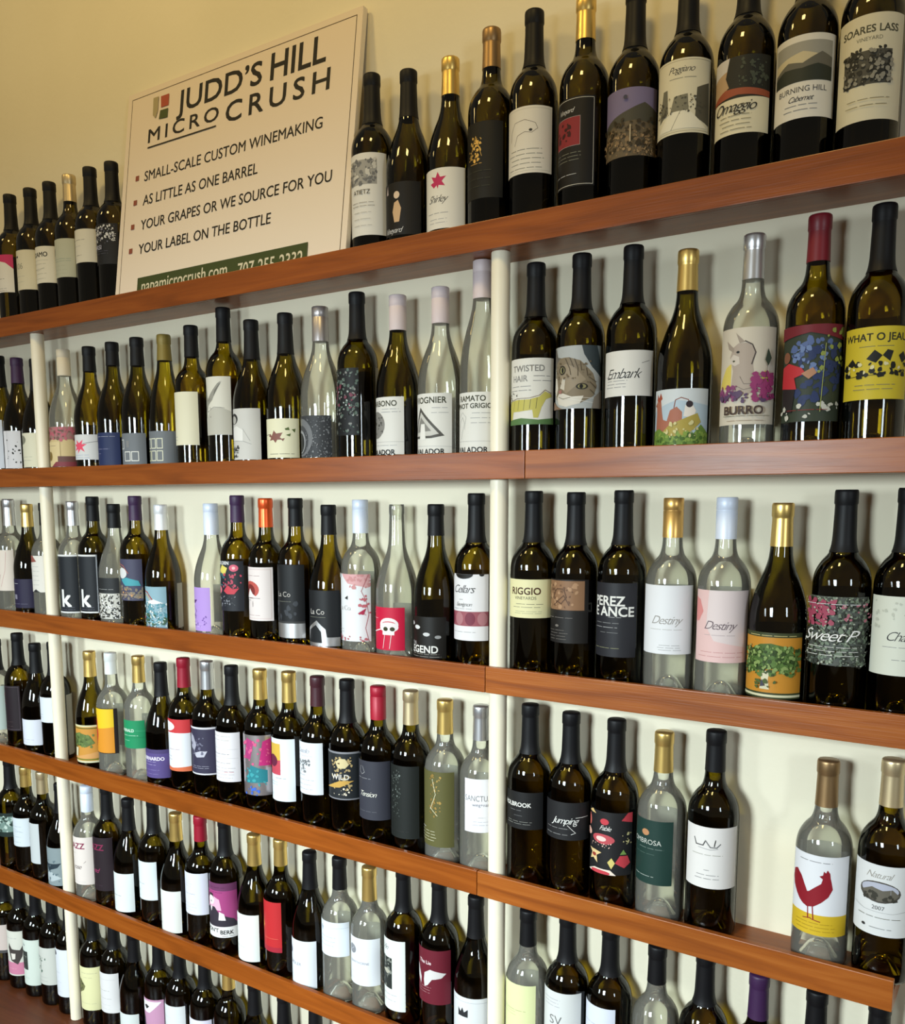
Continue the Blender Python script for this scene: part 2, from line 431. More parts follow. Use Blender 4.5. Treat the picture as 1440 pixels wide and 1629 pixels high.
# ---------------------------------------------------------------- bottles
def smooth_curve(pts, n=6):
    out = []
    for i in range(len(pts)-1):
        p0 = pts[max(i-1, 0)]; p1 = pts[i]; p2 = pts[i+1]; p3 = pts[min(i+2, len(pts)-1)]
        for k in range(n):
            t = k/n
            out.append(tuple(0.5*((2*p1[j])+(-p0[j]+p2[j])*t+(2*p0[j]-5*p1[j]+4*p2[j]-p3[j])*t*t+(-p0[j]+3*p1[j]-3*p2[j]+p3[j])*t**3) for j in (0, 1)))
    out.append(pts[-1]); return out
RAD = {'bdx': 0.0382, 'bur': 0.0402, 'hoc': 0.0385}
def profile(shape, H, R):
    base = [(0, 0.028), (0.006, 0.0275), (0.014, 0.022), (0.022, 0.010), (0.028, 0.002), (R-0.006, 0.0), (R-0.002, 0.0015), (R, 0.006)]
    if shape == 'bdx':
        zs = H-0.128
        body = [(R, 0.02), (R, zs-0.03)]+smooth_curve([(R, zs-0.012), (R*0.985, zs+0.004), (R*0.90, zs+0.018), (R*0.72, zs+0.0305), (R*0.52, zs+0.040), (0.0165, zs+0.049), (0.0150, zs+0.060), (0.0144, zs+0.075)])
    elif shape == 'bur':
        body = [(R, 0.02), (R, H-0.182)]+smooth_curve([(R, H-0.170), (R*0.985, H-0.157), (R*0.93, H-0.143), (R*0.82, H-0.126), (R*0.68, H-0.110), (R*0.53, H-0.095), (0.0175, H-0.082), (0.0157, H-0.070), (0.0148, H-0.056)])
    else:
        body = [(R, 0.02), (R, H-0.20)]+smooth_curve([(R, H-0.185), (R*0.97, H-0.165), (R*0.88, H-0.14), (R*0.73, H-0.115), (R*0.58, H-0.095), (0.0182, H-0.078), (0.0162, H-0.062), (0.0150, H-0.045)])
    top = [(0.0136, H-0.022), (0.0136, H-0.02), (0.0143, H-0.018), (0.0143, H-0.006), (0.0136, H-0.0012), (0.0105, H-0.0012), (0.0100, H-0.004), (0, H-0.0045)]
    return base+body+top
def open_top(prof, H):
    return prof[:-2]+[(0.0093, H-0.006), (0.0090, H-0.03), (0.0, H-0.031)]
def radius_at(prof, z):
    best = 0.014
    for (r0_, z0_), (r1_, z1_) in zip(prof[8:], prof[9:]):
        if z0_ <= z <= z1_ and z1_ > z0_: return r0_+(r1_-r0_)*(z-z0_)/(z1_-z0_)
    return best
BODY = {}
def make_bottle(X, Y, zf, H, shape, gl, cap, cl, lab, bgc, ops, label, group):
    R = RAD[shape]
    root = empty('wine_bottle', (X, Y, zf))
    tag(root, label, 'bottle', group)
    prof = profile(shape, H, R)
    key = (shape, H, gl, cap == 'none')
    if key in BODY:
        o = bpy.data.objects.new('glass_body', BODY[key]); COL.objects.link(o); o.parent = root
    else:
        bm = bmesh.new(); lathe(bm, prof if cap != 'none' else open_top(prof, H))
        o = link('glass_body', bm, GLASS[gl], root, sharp=60); BODY[key] = o.data
    if cap != 'none':
        e = 0.0006; cb = H-cl
        if 'screw' in cap or cap in ('cream', 'paleblue'):
            rb = max(radius_at(prof, cb), 0.0145)+e; rr = max(rb, 0.0152)
            p = [(radius_at(prof, cb)+.0002, cb), (rr, cb), (rr, H-0.0200), (rr-.0005, H-0.0194), (rr-.0005, H-0.0186), (rr, H-0.0180), (rr, H-0.0012), (rr-.0012, H), (0, H)]
            name = 'screw_cap'
        else:
            p = [(radius_at(prof, cb)+.0002, cb)]
            z = cb
            while z < H-0.026:
                p.append((radius_at(prof, z)+e, z)); z += 0.005
            p += [(0.0143, H-0.0225), (0.0143, H-0.0205), (0.0153, H-0.0185), (0.0153, H-0.004), (0.0148, H-0.0012), (0.0136, H), (0, H)]
            name = 'capsule'
        bm = bmesh.new(); lathe(bm, p, 36)
        link(name, bm, capmat(cap), root, sharp=60)
    if lab:
        z0, z1, a0, a1 = lab; a0, a1 = math.radians(a0), math.radians(a1)
        RL = R+0.00025
        A = Art(RL*(a1-a0), z1-z0, bgc); A.run(ops)
        bm = A.bend(RL, a0, z0)
        link('label', bm, A.mats, root, smooth=True, sharp=180)
        # paper back label; on dark glass oversized to block light and blacken the body
        bm = bmesh.new(); n = 16; hw = 48 if gl in ('clr', 'yg') else 84; zb0, zb1 = (max(z0, 0.03), min(z1, H-0.135)) if hw == 48 else (0.012, H-(0.136 if shape == 'bdx' else 0.176))
        RB = R+0.00025; vs = []
        for i in range(n+1):
            a = math.radians(180-hw+2*hw*i/n); vs.append((bm.verts.new((RB*math.sin(a), -RB*math.cos(a), zb0)), bm.verts.new((RB*math.sin(a), -RB*math.cos(a), zb1))))
        for p, q in zip(vs, vs[1:]): bm.faces.new((p[0], q[0], q[1], p[1]))
        link('back_label', bm, M_PAPERBACK, root)
    return root

SHELF_WORDS = ['top shelf', 'second shelf', 'third shelf', 'fourth shelf', 'fifth shelf', 'bottom bench']
GROUPS = ['wine bottles on the top shelf', 'wine bottles on the second shelf', 'wine bottles on the third shelf', 'wine bottles on the fourth shelf', 'wine bottles on the fifth shelf', 'wine bottles on the bottom bench']
# row, x, height, outline, glass, capsule, capsule length, label (bottom, top, left angle, right angle), place, look, paper colour, artwork
BOTTLES = [
(0, -2.1673, 0.3177, 'bdx', 'dk', 'black', 0.085, (0.0808, 0.1692, -81.3, 56.7), 'sixth left of the sign', 'black-capped bottle, white label with pink top', 'f0ece2', 'P d43a6e 0,.62 0,1 1,1 1,.62 .8,.78 .5,.86 .2,.78;D 1 0.36 0.36 0.25 0.75 k;B .5 .16 7 k &;D 2 .04 .1 .2 .8 888'),
(0, -2.0824, 0.3168, 'bdx', 'dk', 'black', 0.085, (0.0767, 0.168, -71.5, 66.5), 'fifth left of the sign', 'black-capped bottle, plain cream label with 106', 'e6dfc4', 'E .42 .84 .05 .03 222;T .5 .6 12 998 106;D 2 .2 .34 .3 .7 bba'),
(0, -2.0041, 0.3165, 'bdx', 'dk', 'black', 0.085, (0.0821, 0.1646, -71.6, 66.4), 'fourth left of the sign', 'black-capped bottle, cream label with arched name', 'ebe6d4', 'B .5 .78 9 333 ADAMO;L .4 998 .2,.62 .8,.62;D 4 .12 .52 .25 .75 aa9;L .5 998 .3,.4 .5,.34 .7,.42'),
(0, -1.9269, 0.3179, 'bdx', 'dk', 'champagne', 0.0596, (0.0847, 0.1696, -75.3, 62.7), 'third left of the sign', 'champagne-capped bottle, sage label with dark ring emblem', 'c3c4ae', 'E .22 .68 .17 .15 333;E .22 .68 .11 .1 c3c4ae;E .22 .68 .05 .045 333;D 2 .42 .48 .3 .9 9a9;D 3 .1 .3 .3 .8 b8b9a0'),
(0, -1.8497, 0.3192, 'bdx', 'dk', 'black', 0.085, (0.1067, 0.1783, -70.5, 67.5), 'second left of the sign', 'black-capped bottle, blank looking cream label', 'e4dfcd', 'D 1 0.68 0.68 0.12 0.72 666;D 1 .5 .5 .3 .6 aaa;D 1 .22 .22 .4 .6 777'),
(0, -1.7725, 0.3156, 'bdx', 'dk', 'black', 0.085, (0.0919, 0.1776, -74.6, 63.4), 'first left of the sign', 'black-capped bottle, black label with white artwork', '1d1d20', 'N 3 60 ddd .6 4 .05 .55 .95 .95;N 5 25 889 .5 3 .05 .5 .95 .98;B .45 .42 8 aab ORSI;D 2 .26 .32 .2 .8 556'),
(0, -1.0432, 0.3173, 'bdx', 'dk', 'black', 0.085, (0.0385, 0.1759, -62.4, 75.6), 'first right of the sign', 'black-capped bottle, white label with grey drawing', 'ece9e0', 'R .12 .62 .8 .92 a9a7a0;N 7 40 777 1 5 .12 .62 .8 .92;N 8 22 d5d2c8 1 5 .12 .7 .8 .92;T .48 .53 6.5 444 ATIETZ;D 2 .36 .4 .2 .8 888;D 3 .12 .28 .3 .7 bbb'),
(0, -0.9638, 0.3039, 'bur', 'dk', 'black', 0.078, (0.0266, 0.113, -76.1, 61.9), 'second right of the sign', 'black sloping bottle, dark label with pale figure', '15120f', 'P d8b48a .52,.25 .62,.25 .66,.5 .6,.66 .52,.62 .48,.45;E .57 .76 .06 .07 e6cdb0;P cbb .3,.8 .36,.8 .34,.98;S .5 .1 8 ddd Vineyard'),
(0, -0.8779, 0.3021, 'bur', 'dk', 'gold', 0.0597, (0.0233, 0.1189, -68.3, 69.7), 'third right of the sign', 'gold-capped sloping bottle, white label with pink leaf', 'eee9dc', 'P c8325f .42,.68 .34,.76 .42,.78 .36,.88 .46,.85 .5,.94 .55,.85 .66,.86 .58,.78 .64,.7 .52,.72 .5,.66 .48,.72;S .5 .5 10 333 Shirley;D 1 .26 .26 .25 .75 888;D 2 .1 .16 .3 .7 aaa'),
(0, -0.7987, 0.3257, 'bdx', 'dk', 'bronze', 0.0606, (0.0579, 0.1744, -78.2, 59.8), 'fourth right of the sign', 'bronze-capped bottle, black label with gold emblem', '17150f', 'N 11 30 gold .6 4 .32 .5 .62 .8;L .8 gold .35,.52 .5,.82 .62,.55;D 1 0.46 0.46 0.35 0.65 gold;D 3 .16 .36 .2 .8 443'),
(0, -0.7213, 0.331, 'bdx', 'dk', 'black', 0.085, (0.0807, 0.1792, -61.1, 76.9), 'fifth right of the sign', 'black-capped bottle, white label with brown animal outline', 'eae4d6', 'F aa9 .4 .04;L .6 543 .2,.52 .22,.66 .3,.78 .5,.8 .68,.74 .72,.66 .62,.6 .5,.62 .36,.58 .3,.44;E .6 .64 .03 .02 333;D 5 .08 .36 .15 .85 776'),
(0, -0.6335, 0.3251, 'bdx', 'dk', 'gold', 0.0612, (0.0456, 0.1735, -82, 50.7), 'sixth right of the sign', 'gold-capped bottle, black label with red square', '120f0d', 'F d8d4c8 .7 .03;S .48 .86 6 ddd Vineyard;R .1 .46 .74 .78 8f2a30;F2 .1 .46 .74 .78 bbb .4;N 4 18 3a1015 1.5 5 .25 .52 .6 .72;D 3 .3 .38 .15 .8 887;D 1 0.14 0.14 0.10 0.70 ccc'),
(0, -0.554, 0.315, 'bdx', 'dk', 'black', 0.085, (0.0721, 0.166, -56.6, 81.4), 'seventh right of the sign', 'black-capped bottle, mountain vineyard photo label', '7f7597', 'P 4d4a3e 0,.5 .25,.6 .5,.68 .75,.78 1,.66 1,0 0,0;P 6a5c46 0,.4 .3,.5 .6,.52 1,.46 1,0 0,0;N 21 60 8d7454 1 5 0 0 1 .4;N 22 60 3d3322 .8 4 0 .1 1 .55;N 23 30 a58a66 .6 3 0 0 1 .3;R .52 .2 .54 .45 b9a98c;E .45 .86 .03 .03 445'),
(0, -0.4749, 0.315, 'bdx', 'dk', 'black', 0.085, (0.0868, 0.1857, -59.9, 78.1), 'eighth right of the sign', 'black-capped bottle, cream label with tree-lined path engraving', 'e9e2c6', 'F 8a8268 .5 .03;S .5 .86 7.5 333 Poggiano;D 1 .74 .74 .3 .75 887;P 777463 .12,.2 .2,.62 .28,.62 .3,.3;P 85826f .34,.3 .4,.5 .6,.52 .62,.3;P 5c594b .72,.2 .74,.6 .95,.68 .97,.1;P f3eed8 .1,.06 .34,.3 .62,.3 .92,.06;L .6 554 .5,.3 .36,.06;N 31 50 5c594b .5 2.5 .1 .26 .9 .5'),
(0, -0.3908, 0.315, 'bdx', 'dk', 'black', 0.085, (0.0694, 0.1683, -67.0, 71.0), 'ninth right of the sign', 'black-capped bottle, sunset art above script cream label', 'ebe2c2', 'R 0 .46 1 1 2a2a24;P c4a47c 0,.5 0,1 .36,1 .3,.75 .36,.62 .2,.55;P dcd6cf 0,.78 0,1 .36,1 .32,.84;P a4563a 0,.46 .5,.5 1,.46 1,.54 .6,.58 .3,.6 0,.5;N 41 30 4c5244 .8 4 .5 .6 .95 .95;S .45 .36 12 222 Omaggio;D 4 .06 .24 .2 .75 776'),
(0, -0.3105, 0.315, 'bdx', 'dk', 'black', 0.085, (0.0711, 0.1732, -66, 76), 'tenth right of the sign', 'black-capped bottle, white label with sunset hills picture', 'ece8dc', 'R .06 .44 .92 .92 a7a59a;P d6c9a4 .06,.62 .06,.72 .5,.8 .92,.7 .92,.62;P 6d6a5e .06,.6 .3,.7 .5,.66 .75,.78 .92,.72 .92,.44 .06,.44;P 33382e .06,.56 .25,.62 .5,.6 .7,.64 .92,.6 .92,.44 .06,.44;T .5 .35 6 555 BURNING_HILL;S .5 .24 6 333 Cabernet;D 2 .1 .16 .25 .75 888'),
(0, -0.2316, 0.315, 'bdx', 'dk', 'black', 0.085, (0.0507, 0.1762, -66, 76), 'eleventh right of the sign', 'black-capped bottle, cream label with grey engraving', 'e7e0c4', 'B .5 .86 7.5 554 SOARES_LASS;T .5 .77 4 776 VINEYARD;R .17 .34 .8 .66 55534a;N 51 60 2f2e28 1 5 .17 .34 .8 .68;N 52 36 9a978a 1 4 .18 .36 .8 .66;D 2 .14 .2 .2 .8 887'),
(1, -2.2623, 0.3068, 'bur', 'dk', 'black', 0.078, (0.0211, 0.1428, -79.6, 58.4), 'third left of left post', 'dark sloping bottle, blue-white label', 'dfe6f2', 'R .3 0 .42 1 223;D 3 .2 .6 .5 .9 99a'),
(1, -2.1811, 0.2946, 'bur', 'dk', 'violet', 0.063, (0.0196, 0.1122, -81.7, 56.3), 'second left of left post', 'violet-capped dark bottle, white label with black marks', 'e0e0e6', 'R .3 .5 .42 .66 777;N 61 14 222 1.5 4 .6 .0 1 .9;R .45 0 .6 1 f4f4fa;E .35 .58 .08 .08 555'),
(1, -2.0999, 0.285, 'bur', 'dk', 'black', 0.078, (0.0206, 0.1036, -66.0, 72.0), 'first left of left post', 'dark bottle, cream label, half behind post', 'e6e3cb', 'E .3 .8 .2 .14 8a8a78;D 2 .2 .3 .3 .7 aa9'),
(1, -1.9857, 0.297, 'bur', 'clr', 'cream', 0.0617, (0.0196, 0.1133, -56.4, 81.6), 'first right of left post', 'cream-capped clear bottle, floral label', 'd9c28f', 'R 0 .68 1 1 a87f78;N 71 40 c76a78 2 7 0 .66 1 1;N 72 20 7d5a52 2 5 0 .66 1 1;P e2cd9c .05,.0 .05,.62 .62,.62 .62,.0;D 1 0.52 0.52 0.15 0.55 765;E .28 .26 .1 .12 8a7038;P 6f4a44 .55,0 .55,.26 1,.26 1,0;P 8a3c44 .35,0 .5,.12 1,.12 1,0'),
(1, -1.8867, 0.2947, 'bur', 'ol', 'black', 0.0568, (0.0334, 0.0911, -65.3, 72.7), 'second right of left post', 'black-capped olive bottle, white label with pink starburst', 'dfe0e0', 'P ef5670 .4,.5 .3,.62 .42,.62 .4,.8 .5,.66 .62,.8 .58,.62 .72,.62 .6,.5 .66,.3 .54,.42 .44,.24 .46,.42 .3,.34;L .8 444 0,.76 .3,.64;L .8 444 .62,.64 1,.74;L .6 445 .1,.5 .3,.54;L .6 445 .12,.4 .3,.46;D 2 .08 .18 .2 .8 9ac'),
(1, -1.8006, 0.2965, 'bur', 'dk', 'black', 0.052, (0.0186, 0.092, -73.4, 64.6), 'third right of left post', 'black-capped dark bottle, navy blue label', '26325c', 'B .3 .66 9 dde 2;D 1 .88 .88 .3 .9 aab;D 1 .5 .5 .15 .8 99b;D 1 .36 .36 .3 .5 99b'),
(1, -1.7134, 0.2984, 'bur', 'dk', 'black', 0.0617, (0.0167, 0.0871, -70.2, 67.8), 'fourth right of left post', 'black-capped dark bottle, grey label with squared digits', '777c82', 'F2 .1 .52 .24 .8 e8e8e2 1.6;F2 .28 .52 .42 .8 e8e8e2 1.6;F2 .46 .14 .62 .42 f0f0ea 1.8;F2 .66 .14 .82 .42 f0f0ea 1.8;R .52 .56 .6 .76 888'),
(1, -1.622, 0.2954, 'hoc', 'yg', 'olive', 0.0555, (0.0146, 0.088, -55.5, 82.5), 'fifth right of left post', 'olive-capped yellow-green bottle, grey label with squared digits', '74797f', 'F2 .14 .5 .28 .78 e8e8d0 1.8;F2 .32 .5 .46 .78 e8e8d0 1.8;F2 .5 .5 .64 .78 e8e8d0 1.8;F2 .14 .14 .28 .42 e0e0a8 1.8;F2 .32 .14 .46 .42 e8e8d0 1.8;F2 .5 .14 .64 .42 e8e8d0 1.8'),
(1, -1.5349, 0.3053, 'bdx', 'ol', 'black', 0.0649, (0.0548, 0.1651, -74.7, 63.3), 'sixth right of left post', 'black-capped olive bottle, nearly blank cream label', 'e9e4c9', 'P 445 .0,.6 .12,.62 .1,.7 .05,.78;D 1 .46 .46 .1 .4 99a;D 2 .1 .16 .1 .45 99a'),
(1, -1.4362, 0.3305, 'bdx', 'ol', 'black', 0.0685, (0.072, 0.1892, -74.5, 63.5), 'seventh right of left post', 'tall black-capped bottle, white label with grey hare', 'e2dfd2', 'P 9c9a90 .1,.62 .3,.95 .36,.7 .4,.62 .7,.88 .78,.92 .56,.6 .4,.5 .3,.28 .14,.5;P c3c0b4 .3,0 .36,.3 .5,.46 .75,.48 1,.4 1,0;L .7 666 .4,.4 .6,.48 .85,.46;P 77756c .62,.76 .8,.92 .76,.86 .6,.66;E .22 .56 .03 .02 222;N 81 24 8a887e .5 2.5 .1 .3 .5 .7'),
(1, -1.357, 0.2974, 'bur', 'dk', 'black', 0.078, (0.02, 0.1209, -73.2, 64.8), 'eighth right of left post', 'black dark bottle, grey label with sketched child', 'd3d1cc', 'E .34 .8 .15 .11 333;E .34 .78 .1 .08 b9b6b0;P eceae6 .2,.38 .24,.62 .45,.66 .62,.58 .62,.36;L .6 777 .2,.38 .62,.36 .8,.3;L .5 888 .62,.6 .78,.36;N 82 26 444 1 4 .28 .04 .5 .26;L .5 888 .22,.66 .3,.4'),
(1, -1.2641, 0.3002, 'bur', 'dk', 'black', 0.078, (0.021, 0.0963, -61.4, 76.6), 'ninth right of left post', 'black dark bottle, cream label with leafy branch', 'ece8c8', 'L 1 443 0,.58 .34,.6;P 8a5a50 .3,.56 .36,.62 .4,.56 .46,.7 .52,.62 .66,.64 .6,.52 .66,.46 .54,.46 .5,.38 .44,.46 .34,.44 .38,.52;P 5a6a3a .7,.74 .78,.78 .8,.7 .72,.7;P 5a6a3a .84,.72 .92,.74 .9,.64;P 5a6a3a .72,.58 .82,.62 .8,.54;P 8a5a50 .62,.48 .7,.5 .66,.42;D 1 0.1 0.1 0.30 0.90 443'),
(1, -1.1735, 0.3016, 'bur', 'clr', 'silverscrew', 0.064, (0.0199, 0.0973, -71.4, 66.6), 'tenth right of left post', 'silver-capped clear bottle, dark swirl label', '3c3e42', 'E .3 .48 .32 .46 77797d;E .28 .42 .24 .36 4a4c50;E .26 .38 .18 .28 a0a2a6;E .25 .36 .15 .24 2a2c2e;N 83 90 8d8f93 .5 2 .45 0 1 1'),
(1, -1.0839, 0.3169, 'bdx', 'dk', 'black', 0.085, (0.0572, 0.1778, -82, 40.6), 'eleventh right of left post', 'black-capped dark bottle, tangled multicolour label', '1b1c1e', 'N 84 60 5d6f66 1 5 .02 .02 .98 .98;N 85 40 8e8f8c .8 4 .02 .02 .98 .98;N 86 22 7a3f50 1 5 .3 .4 .95 .8;N 87 26 b9c4c0 .6 3 .02 .3 .9 .98;N 88 18 1b1c1e 1.5 4 .05 .05 .95 .95'),
(1, -0.9908, 0.3003, 'bur', 'dk', 'lilacscrew', 0.0611, (0.0196, 0.1203, -82, 50.2), 'twelfth right of left post', 'lilac-capped dark bottle, white label with grey disc', 'e6e4de', 'B .5 .89 8.4 443 CARBONO;E .35 .52 .26 .24 8b8984;N 89 26 55534e .6 4 .16 .36 .55 .68;D 2 .74 .79 .5 .95 999;L .4 999 0,.22 1,.22;D 1 .16 .16 .3 .9 aaa;B .5 .04 8 222 VALADOR'),
(1, -0.899, 0.3024, 'bur', 'clr', 'lilacscrew', 0.0609, (0.0179, 0.1206, -75.6, 62.4), 'thirteenth right of left post', 'lilac-capped clear bottle, white label with triangle drawing', 'e8e6df', 'B .55 .89 9 443 VIOGNIER;P 55534e .1,.26 .36,.78 .86,.3 .62,.26;P cfcdc6 .18,.3 .38,.7 .76,.33 .6,.3;P 8b8984 .24,.36 .38,.62 .62,.38;P f0eee8 .34,.24 .38,.5 .48,.5 .5,.24;D 2 .68 .76 .6 .95 999;L .4 999 0,.14 1,.12;B .55 .04 8 222 VALADOR'),
(1, -0.8136, 0.3344, 'hoc', 'clr', 'lilacscrew', 0.0617, (0.0163, 0.117, -68.7, 69.3), 'fourteenth right of left post', 'tall lilac-capped clear bottle, white label', 'e8e6df', 'B .5 .9 8 443 RAMATO;B .5 .78 7 443 PINOT_GRIGIO;L .6 888 .16,.3 .2,.5 .3,.6 .36,.5 .3,.36 .26,.24;L .5 999 .2,.6 .3,.68 .4,.6 .36,.4;D 3 .5 .66 .5 .95 999;L .4 999 0,.2 1,.2;B .5 .06 8 222 VALADOR'),
(1, -0.7131, 0.3162, 'bdx', 'dk', 'black', 0.085, (0.0592, 0.1633, -60.8, 77.2), 'first right of right post', 'black-capped bottle, white label with yellow zebra', 'e6e3da', 'B .5 .85 8.4 8a8884 TWISTED;B .35 .7 8.4 9a9894 HAIR;D 2 .66 .73 .58 .95 666;D 2 .52 .58 .1 .6 777;P c9bf62 .02,.3 .1,.36 .3,.38 .55,.38 .72,.42 .82,.5 .94,.46 .96,.42 .84,.38 .76,.26 .7,.1 .62,.1 .6,.22 .35,.2 .2,.2 .14,.06 .04,.06;L .6 554 .2,.22 .24,.38;L .6 554 .32,.22 .35,.38;L .6 554 .44,.22 .46,.38;L .6 554 .55,.24 .57,.38;L .6 554 .66,.24 .68,.4;L .8 7a6030 .1,.36 .3,.4 .55,.4 .72,.44 .82,.52 .94,.47;P 5a7d4a 0,0 0,.07 .4,.1 .7,.07 1,.1 1,0;N 90 8 333 .6 2 .1 .38 .35 .5'),
(1, -0.6327, 0.3187, 'bdx', 'dk', 'black', 0.085, (0.0799, 0.1754, -57.5, 80.5), 'second right of right post', 'black-capped bottle with tabby cat photo label', 'b4b7b6', 'P 3a4448 .62,1 .66,.86 .8,.66 1,.5 1,.72 .9,1;P 8f9a9e .9,1 1,.72 1,1;P 6a655e 0,.95 .06,1 .14,.84 .34,.8 .1,.62 0,.7;P 857761 .04,.5 .1,.74 .22,.82 .4,.82 .6,.76 .82,.56 .9,.36 .84,.2 .6,.08 .3,.04 .1,.18 .02,.34;P 9a8b74 .2,.66 .34,.72 .5,.66 .7,.46 .5,.34 .36,.24 .24,.34;P dcd5c8 .13,.2 .2,.26 .3,.25 .46,.19 .66,.2 .6,.08 .36,.03 .18,.08;P dcd5c8 .02,.3 .05,.52 .12,.5 .16,.34 .1,.22;P cfc6b6 .22,.34 .28,.5 .34,.5 .32,.3;E .27 .62 .075 .075 3b352c;E .27 .62 .05 .05 9a9468;E .28 .62 .024 .045 111;E .63 .35 .1 .05 2c2720;E .63 .35 .07 .036 8f875c;E .62 .35 .03 .036 111;P a8746a .18,.3 .27,.31 .26,.25 .21,.25;L .8 443a2c .34,.8 .42,.64 .44,.54;L .8 443a2c .42,.81 .49,.66;L .8 443a2c .5,.79 .56,.64 .56,.52;L .8 443a2c .6,.74 .62,.6;L .8 443a2c .7,.64 .72,.52;L .8 443a2c .74,.5 .88,.42;L .8 443a2c .76,.42 .88,.32;L .7 443a2c .76,.3 .86,.22;L .5 f0ece4 .4,.16 .86,.08;L .5 f0ece4 .4,.18 .9,.16;L .6 554 .2,.2 .3,.16 .44,.18;P 8a6f5a 0,0 0,.14 .2,.03 .3,0;P 8f8578 .8,.0 .84,.18 1,.3 1,0;N 97 24 6d604c .8 2.5 .1 .4 .8 .75'),
(1, -0.5479, 0.3182, 'bdx', 'dk', 'black', 0.085, (0.0937, 0.1604, -58.2, 79.8), 'third right of right post', 'black-capped bottle, white label with flowing script', 'e6e3dc', 'S .45 .5 13 222 Embark;L .5 333 .1,.44 .3,.4 .6,.42;L .5 333 .76,.72 .9,.78;D 3 .2 .34 .1 .55 888'),
(1, -0.4633, 0.2997, 'bur', 'dk', 'gold', 0.0588, (0.0187, 0.0986, -66, 76), 'fourth right of right post', 'gold-capped sloping bottle, hen on green rock label', 'b9cbd8', 'P d7dde0 0,.6 .5,.8 1,.7 1,1 0,1;P b0705a .1,.25 .12,.6 .1,.76 .16,.84 .23,.8 .25,.62 .28,.46 .35,.43 .4,.62 .5,.68 .58,.58 .58,.4 .4,.24;P a8523a .12,.82 .14,.93 .18,.86 .22,.95 .26,.84 .2,.78;P 8b4a30 .09,.76 .05,.72 .12,.7;L 1.2 8b4a30 .46,.66 .48,.8 .56,.84 .66,.8 .68,.74;P efe6dc .6,.5 .62,.7 .72,.72 .78,.6 .74,.48;E .68 .72 .05 .06 352a2e;P b3a04c .15,.1 .4,.36 .8,.56 .86,.4 .6,.1;P 6f8f3e 0,0 0,.24 .2,.3 .4,.16 .7,.12 .86,.36 1,.2 1,0;N 91 36 8aa44a 1 5 0 0 1 .22;N 92 24 4d6c2c 1 4 0 0 1 .2;N 93 14 d8cf94 1 4 .3 .14 .8 .4'),
(1, -0.3691, 0.3065, 'bdx', 'clr', 'silver', 0.0614, (0.0432, 0.1757, -66, 76), 'fifth right of right post', 'silver-capped clear bottle, donkey and grapes label', 'dcd2c0', 'P e3cf6a .02,.4 .2,.6 .3,.64 .3,.36;P e3cf6a .7,.4 .8,.56 .96,.4;P b8a99c .3,.36 .33,.56 .3,.64 .27,.7 .32,.8 .4,.84 .56,.84 .64,.76 .62,.62 .64,.5 .72,.4 .66,.33 .45,.3;P a89a8d .34,.79 .2,.88 .24,.79 .33,.75;P a89a8d .42,.84 .36,.95 .5,.85;P d8cdc1 .28,.69 .33,.73 .42,.7 .43,.63 .36,.61 .3,.63;E .34 .66 .02 .01 554;E .4 .75 .025 .012 222;L 1.6 5a504c .5,.86 .6,.82 .65,.74 .6,.62;L .6 776a60 .44,.5 .5,.42 .6,.42;L .6 776a60 .4,.4 .5,.36 .62,.38;N 94 46 8f4b78 1.5 5 .04 .26 .4 .4;N 95 60 9e3f74 2 6 .6 .26 .96 .52;N 96 24 5e4668 2 5 .1 .24 .9 .34;P 3f4a3c .78,.66 .82,.78 .88,.68 .83,.6;L .6 554 .82,.62 .8,.48;B .5 .15 10 4a3a34 BURRO;D 1 .09 .09 .2 .9 887;D 1 .04 .04 .25 .8 a98'),
(1, -0.2834, 0.3182, 'bdx', 'ol', 'darkred', 0.0614, (0.0433, 0.1701, -66, 76), 'sixth right of right post', 'dark-red-capped bottle, harvest painting with grapes', '3a4234', 'N 101 26 5b6ea0 3 8 .2 .5 .8 .86;N 102 30 2f3c66 3 8 .3 .2 1 .8;N 103 20 7288b8 2 5 .25 .5 .7 .8;P 7a2630 0,.86 0,1 1,1 1,.84 .5,.92;P c4353c .05,.36 .06,.58 .2,.62 .4,.56 .46,.5 .3,.46 .34,.34;E .15 .68 .07 .06 8a5a44;P 2b2526 .08,.1 .08,.36 .32,.34 .28,.1;P b98a6c .4,.5 .55,.56 .6,.5 .5,.44;N 104 16 d0cfc4 1.5 6 .05 .04 .95 .2;N 105 14 95a04c 2 6 .6 .5 1 .95;L 1 a8b060 .7,.8 .66,.1;D 1 0.12 0.12 0.20 0.80 8f2c2c'),
(1, -0.2044, 0.3181, 'bdx', 'ol', 'black', 0.085, (0.0676, 0.1595, -66, 76), 'seventh right of right post', 'black-capped bottle, bright yellow label with cows', 'd8c234', 'B .5 .86 8 332 WHAT_O_JEAU;D 1 .73 .73 .25 .8 665;P 1c1c18 .1,.5 .2,.58 .26,.5 .2,.46;P 1c1c18 .4,.56 .5,.68 .6,.6 .52,.5;P 1c1c18 .6,.6 .66,.68 .74,.66 .7,.52;P 1c1c18 .82,.6 .9,.66 .96,.56 .88,.5;N 111 26 1c1c18 2 6 .06 .32 .95 .5;N 112 8 e8e0b0 2 4 .1 .34 .9 .5;L .7 1c1c18 .1,.32 .6,.34;D 2 .14 .2 .2 .8 776'),
(2, -2.3497, 0.303, 'bdx', 'dk', 'black', 0.085, None, 'fourth left of left post', 'dark bottle at the frame edge', '-', ''),
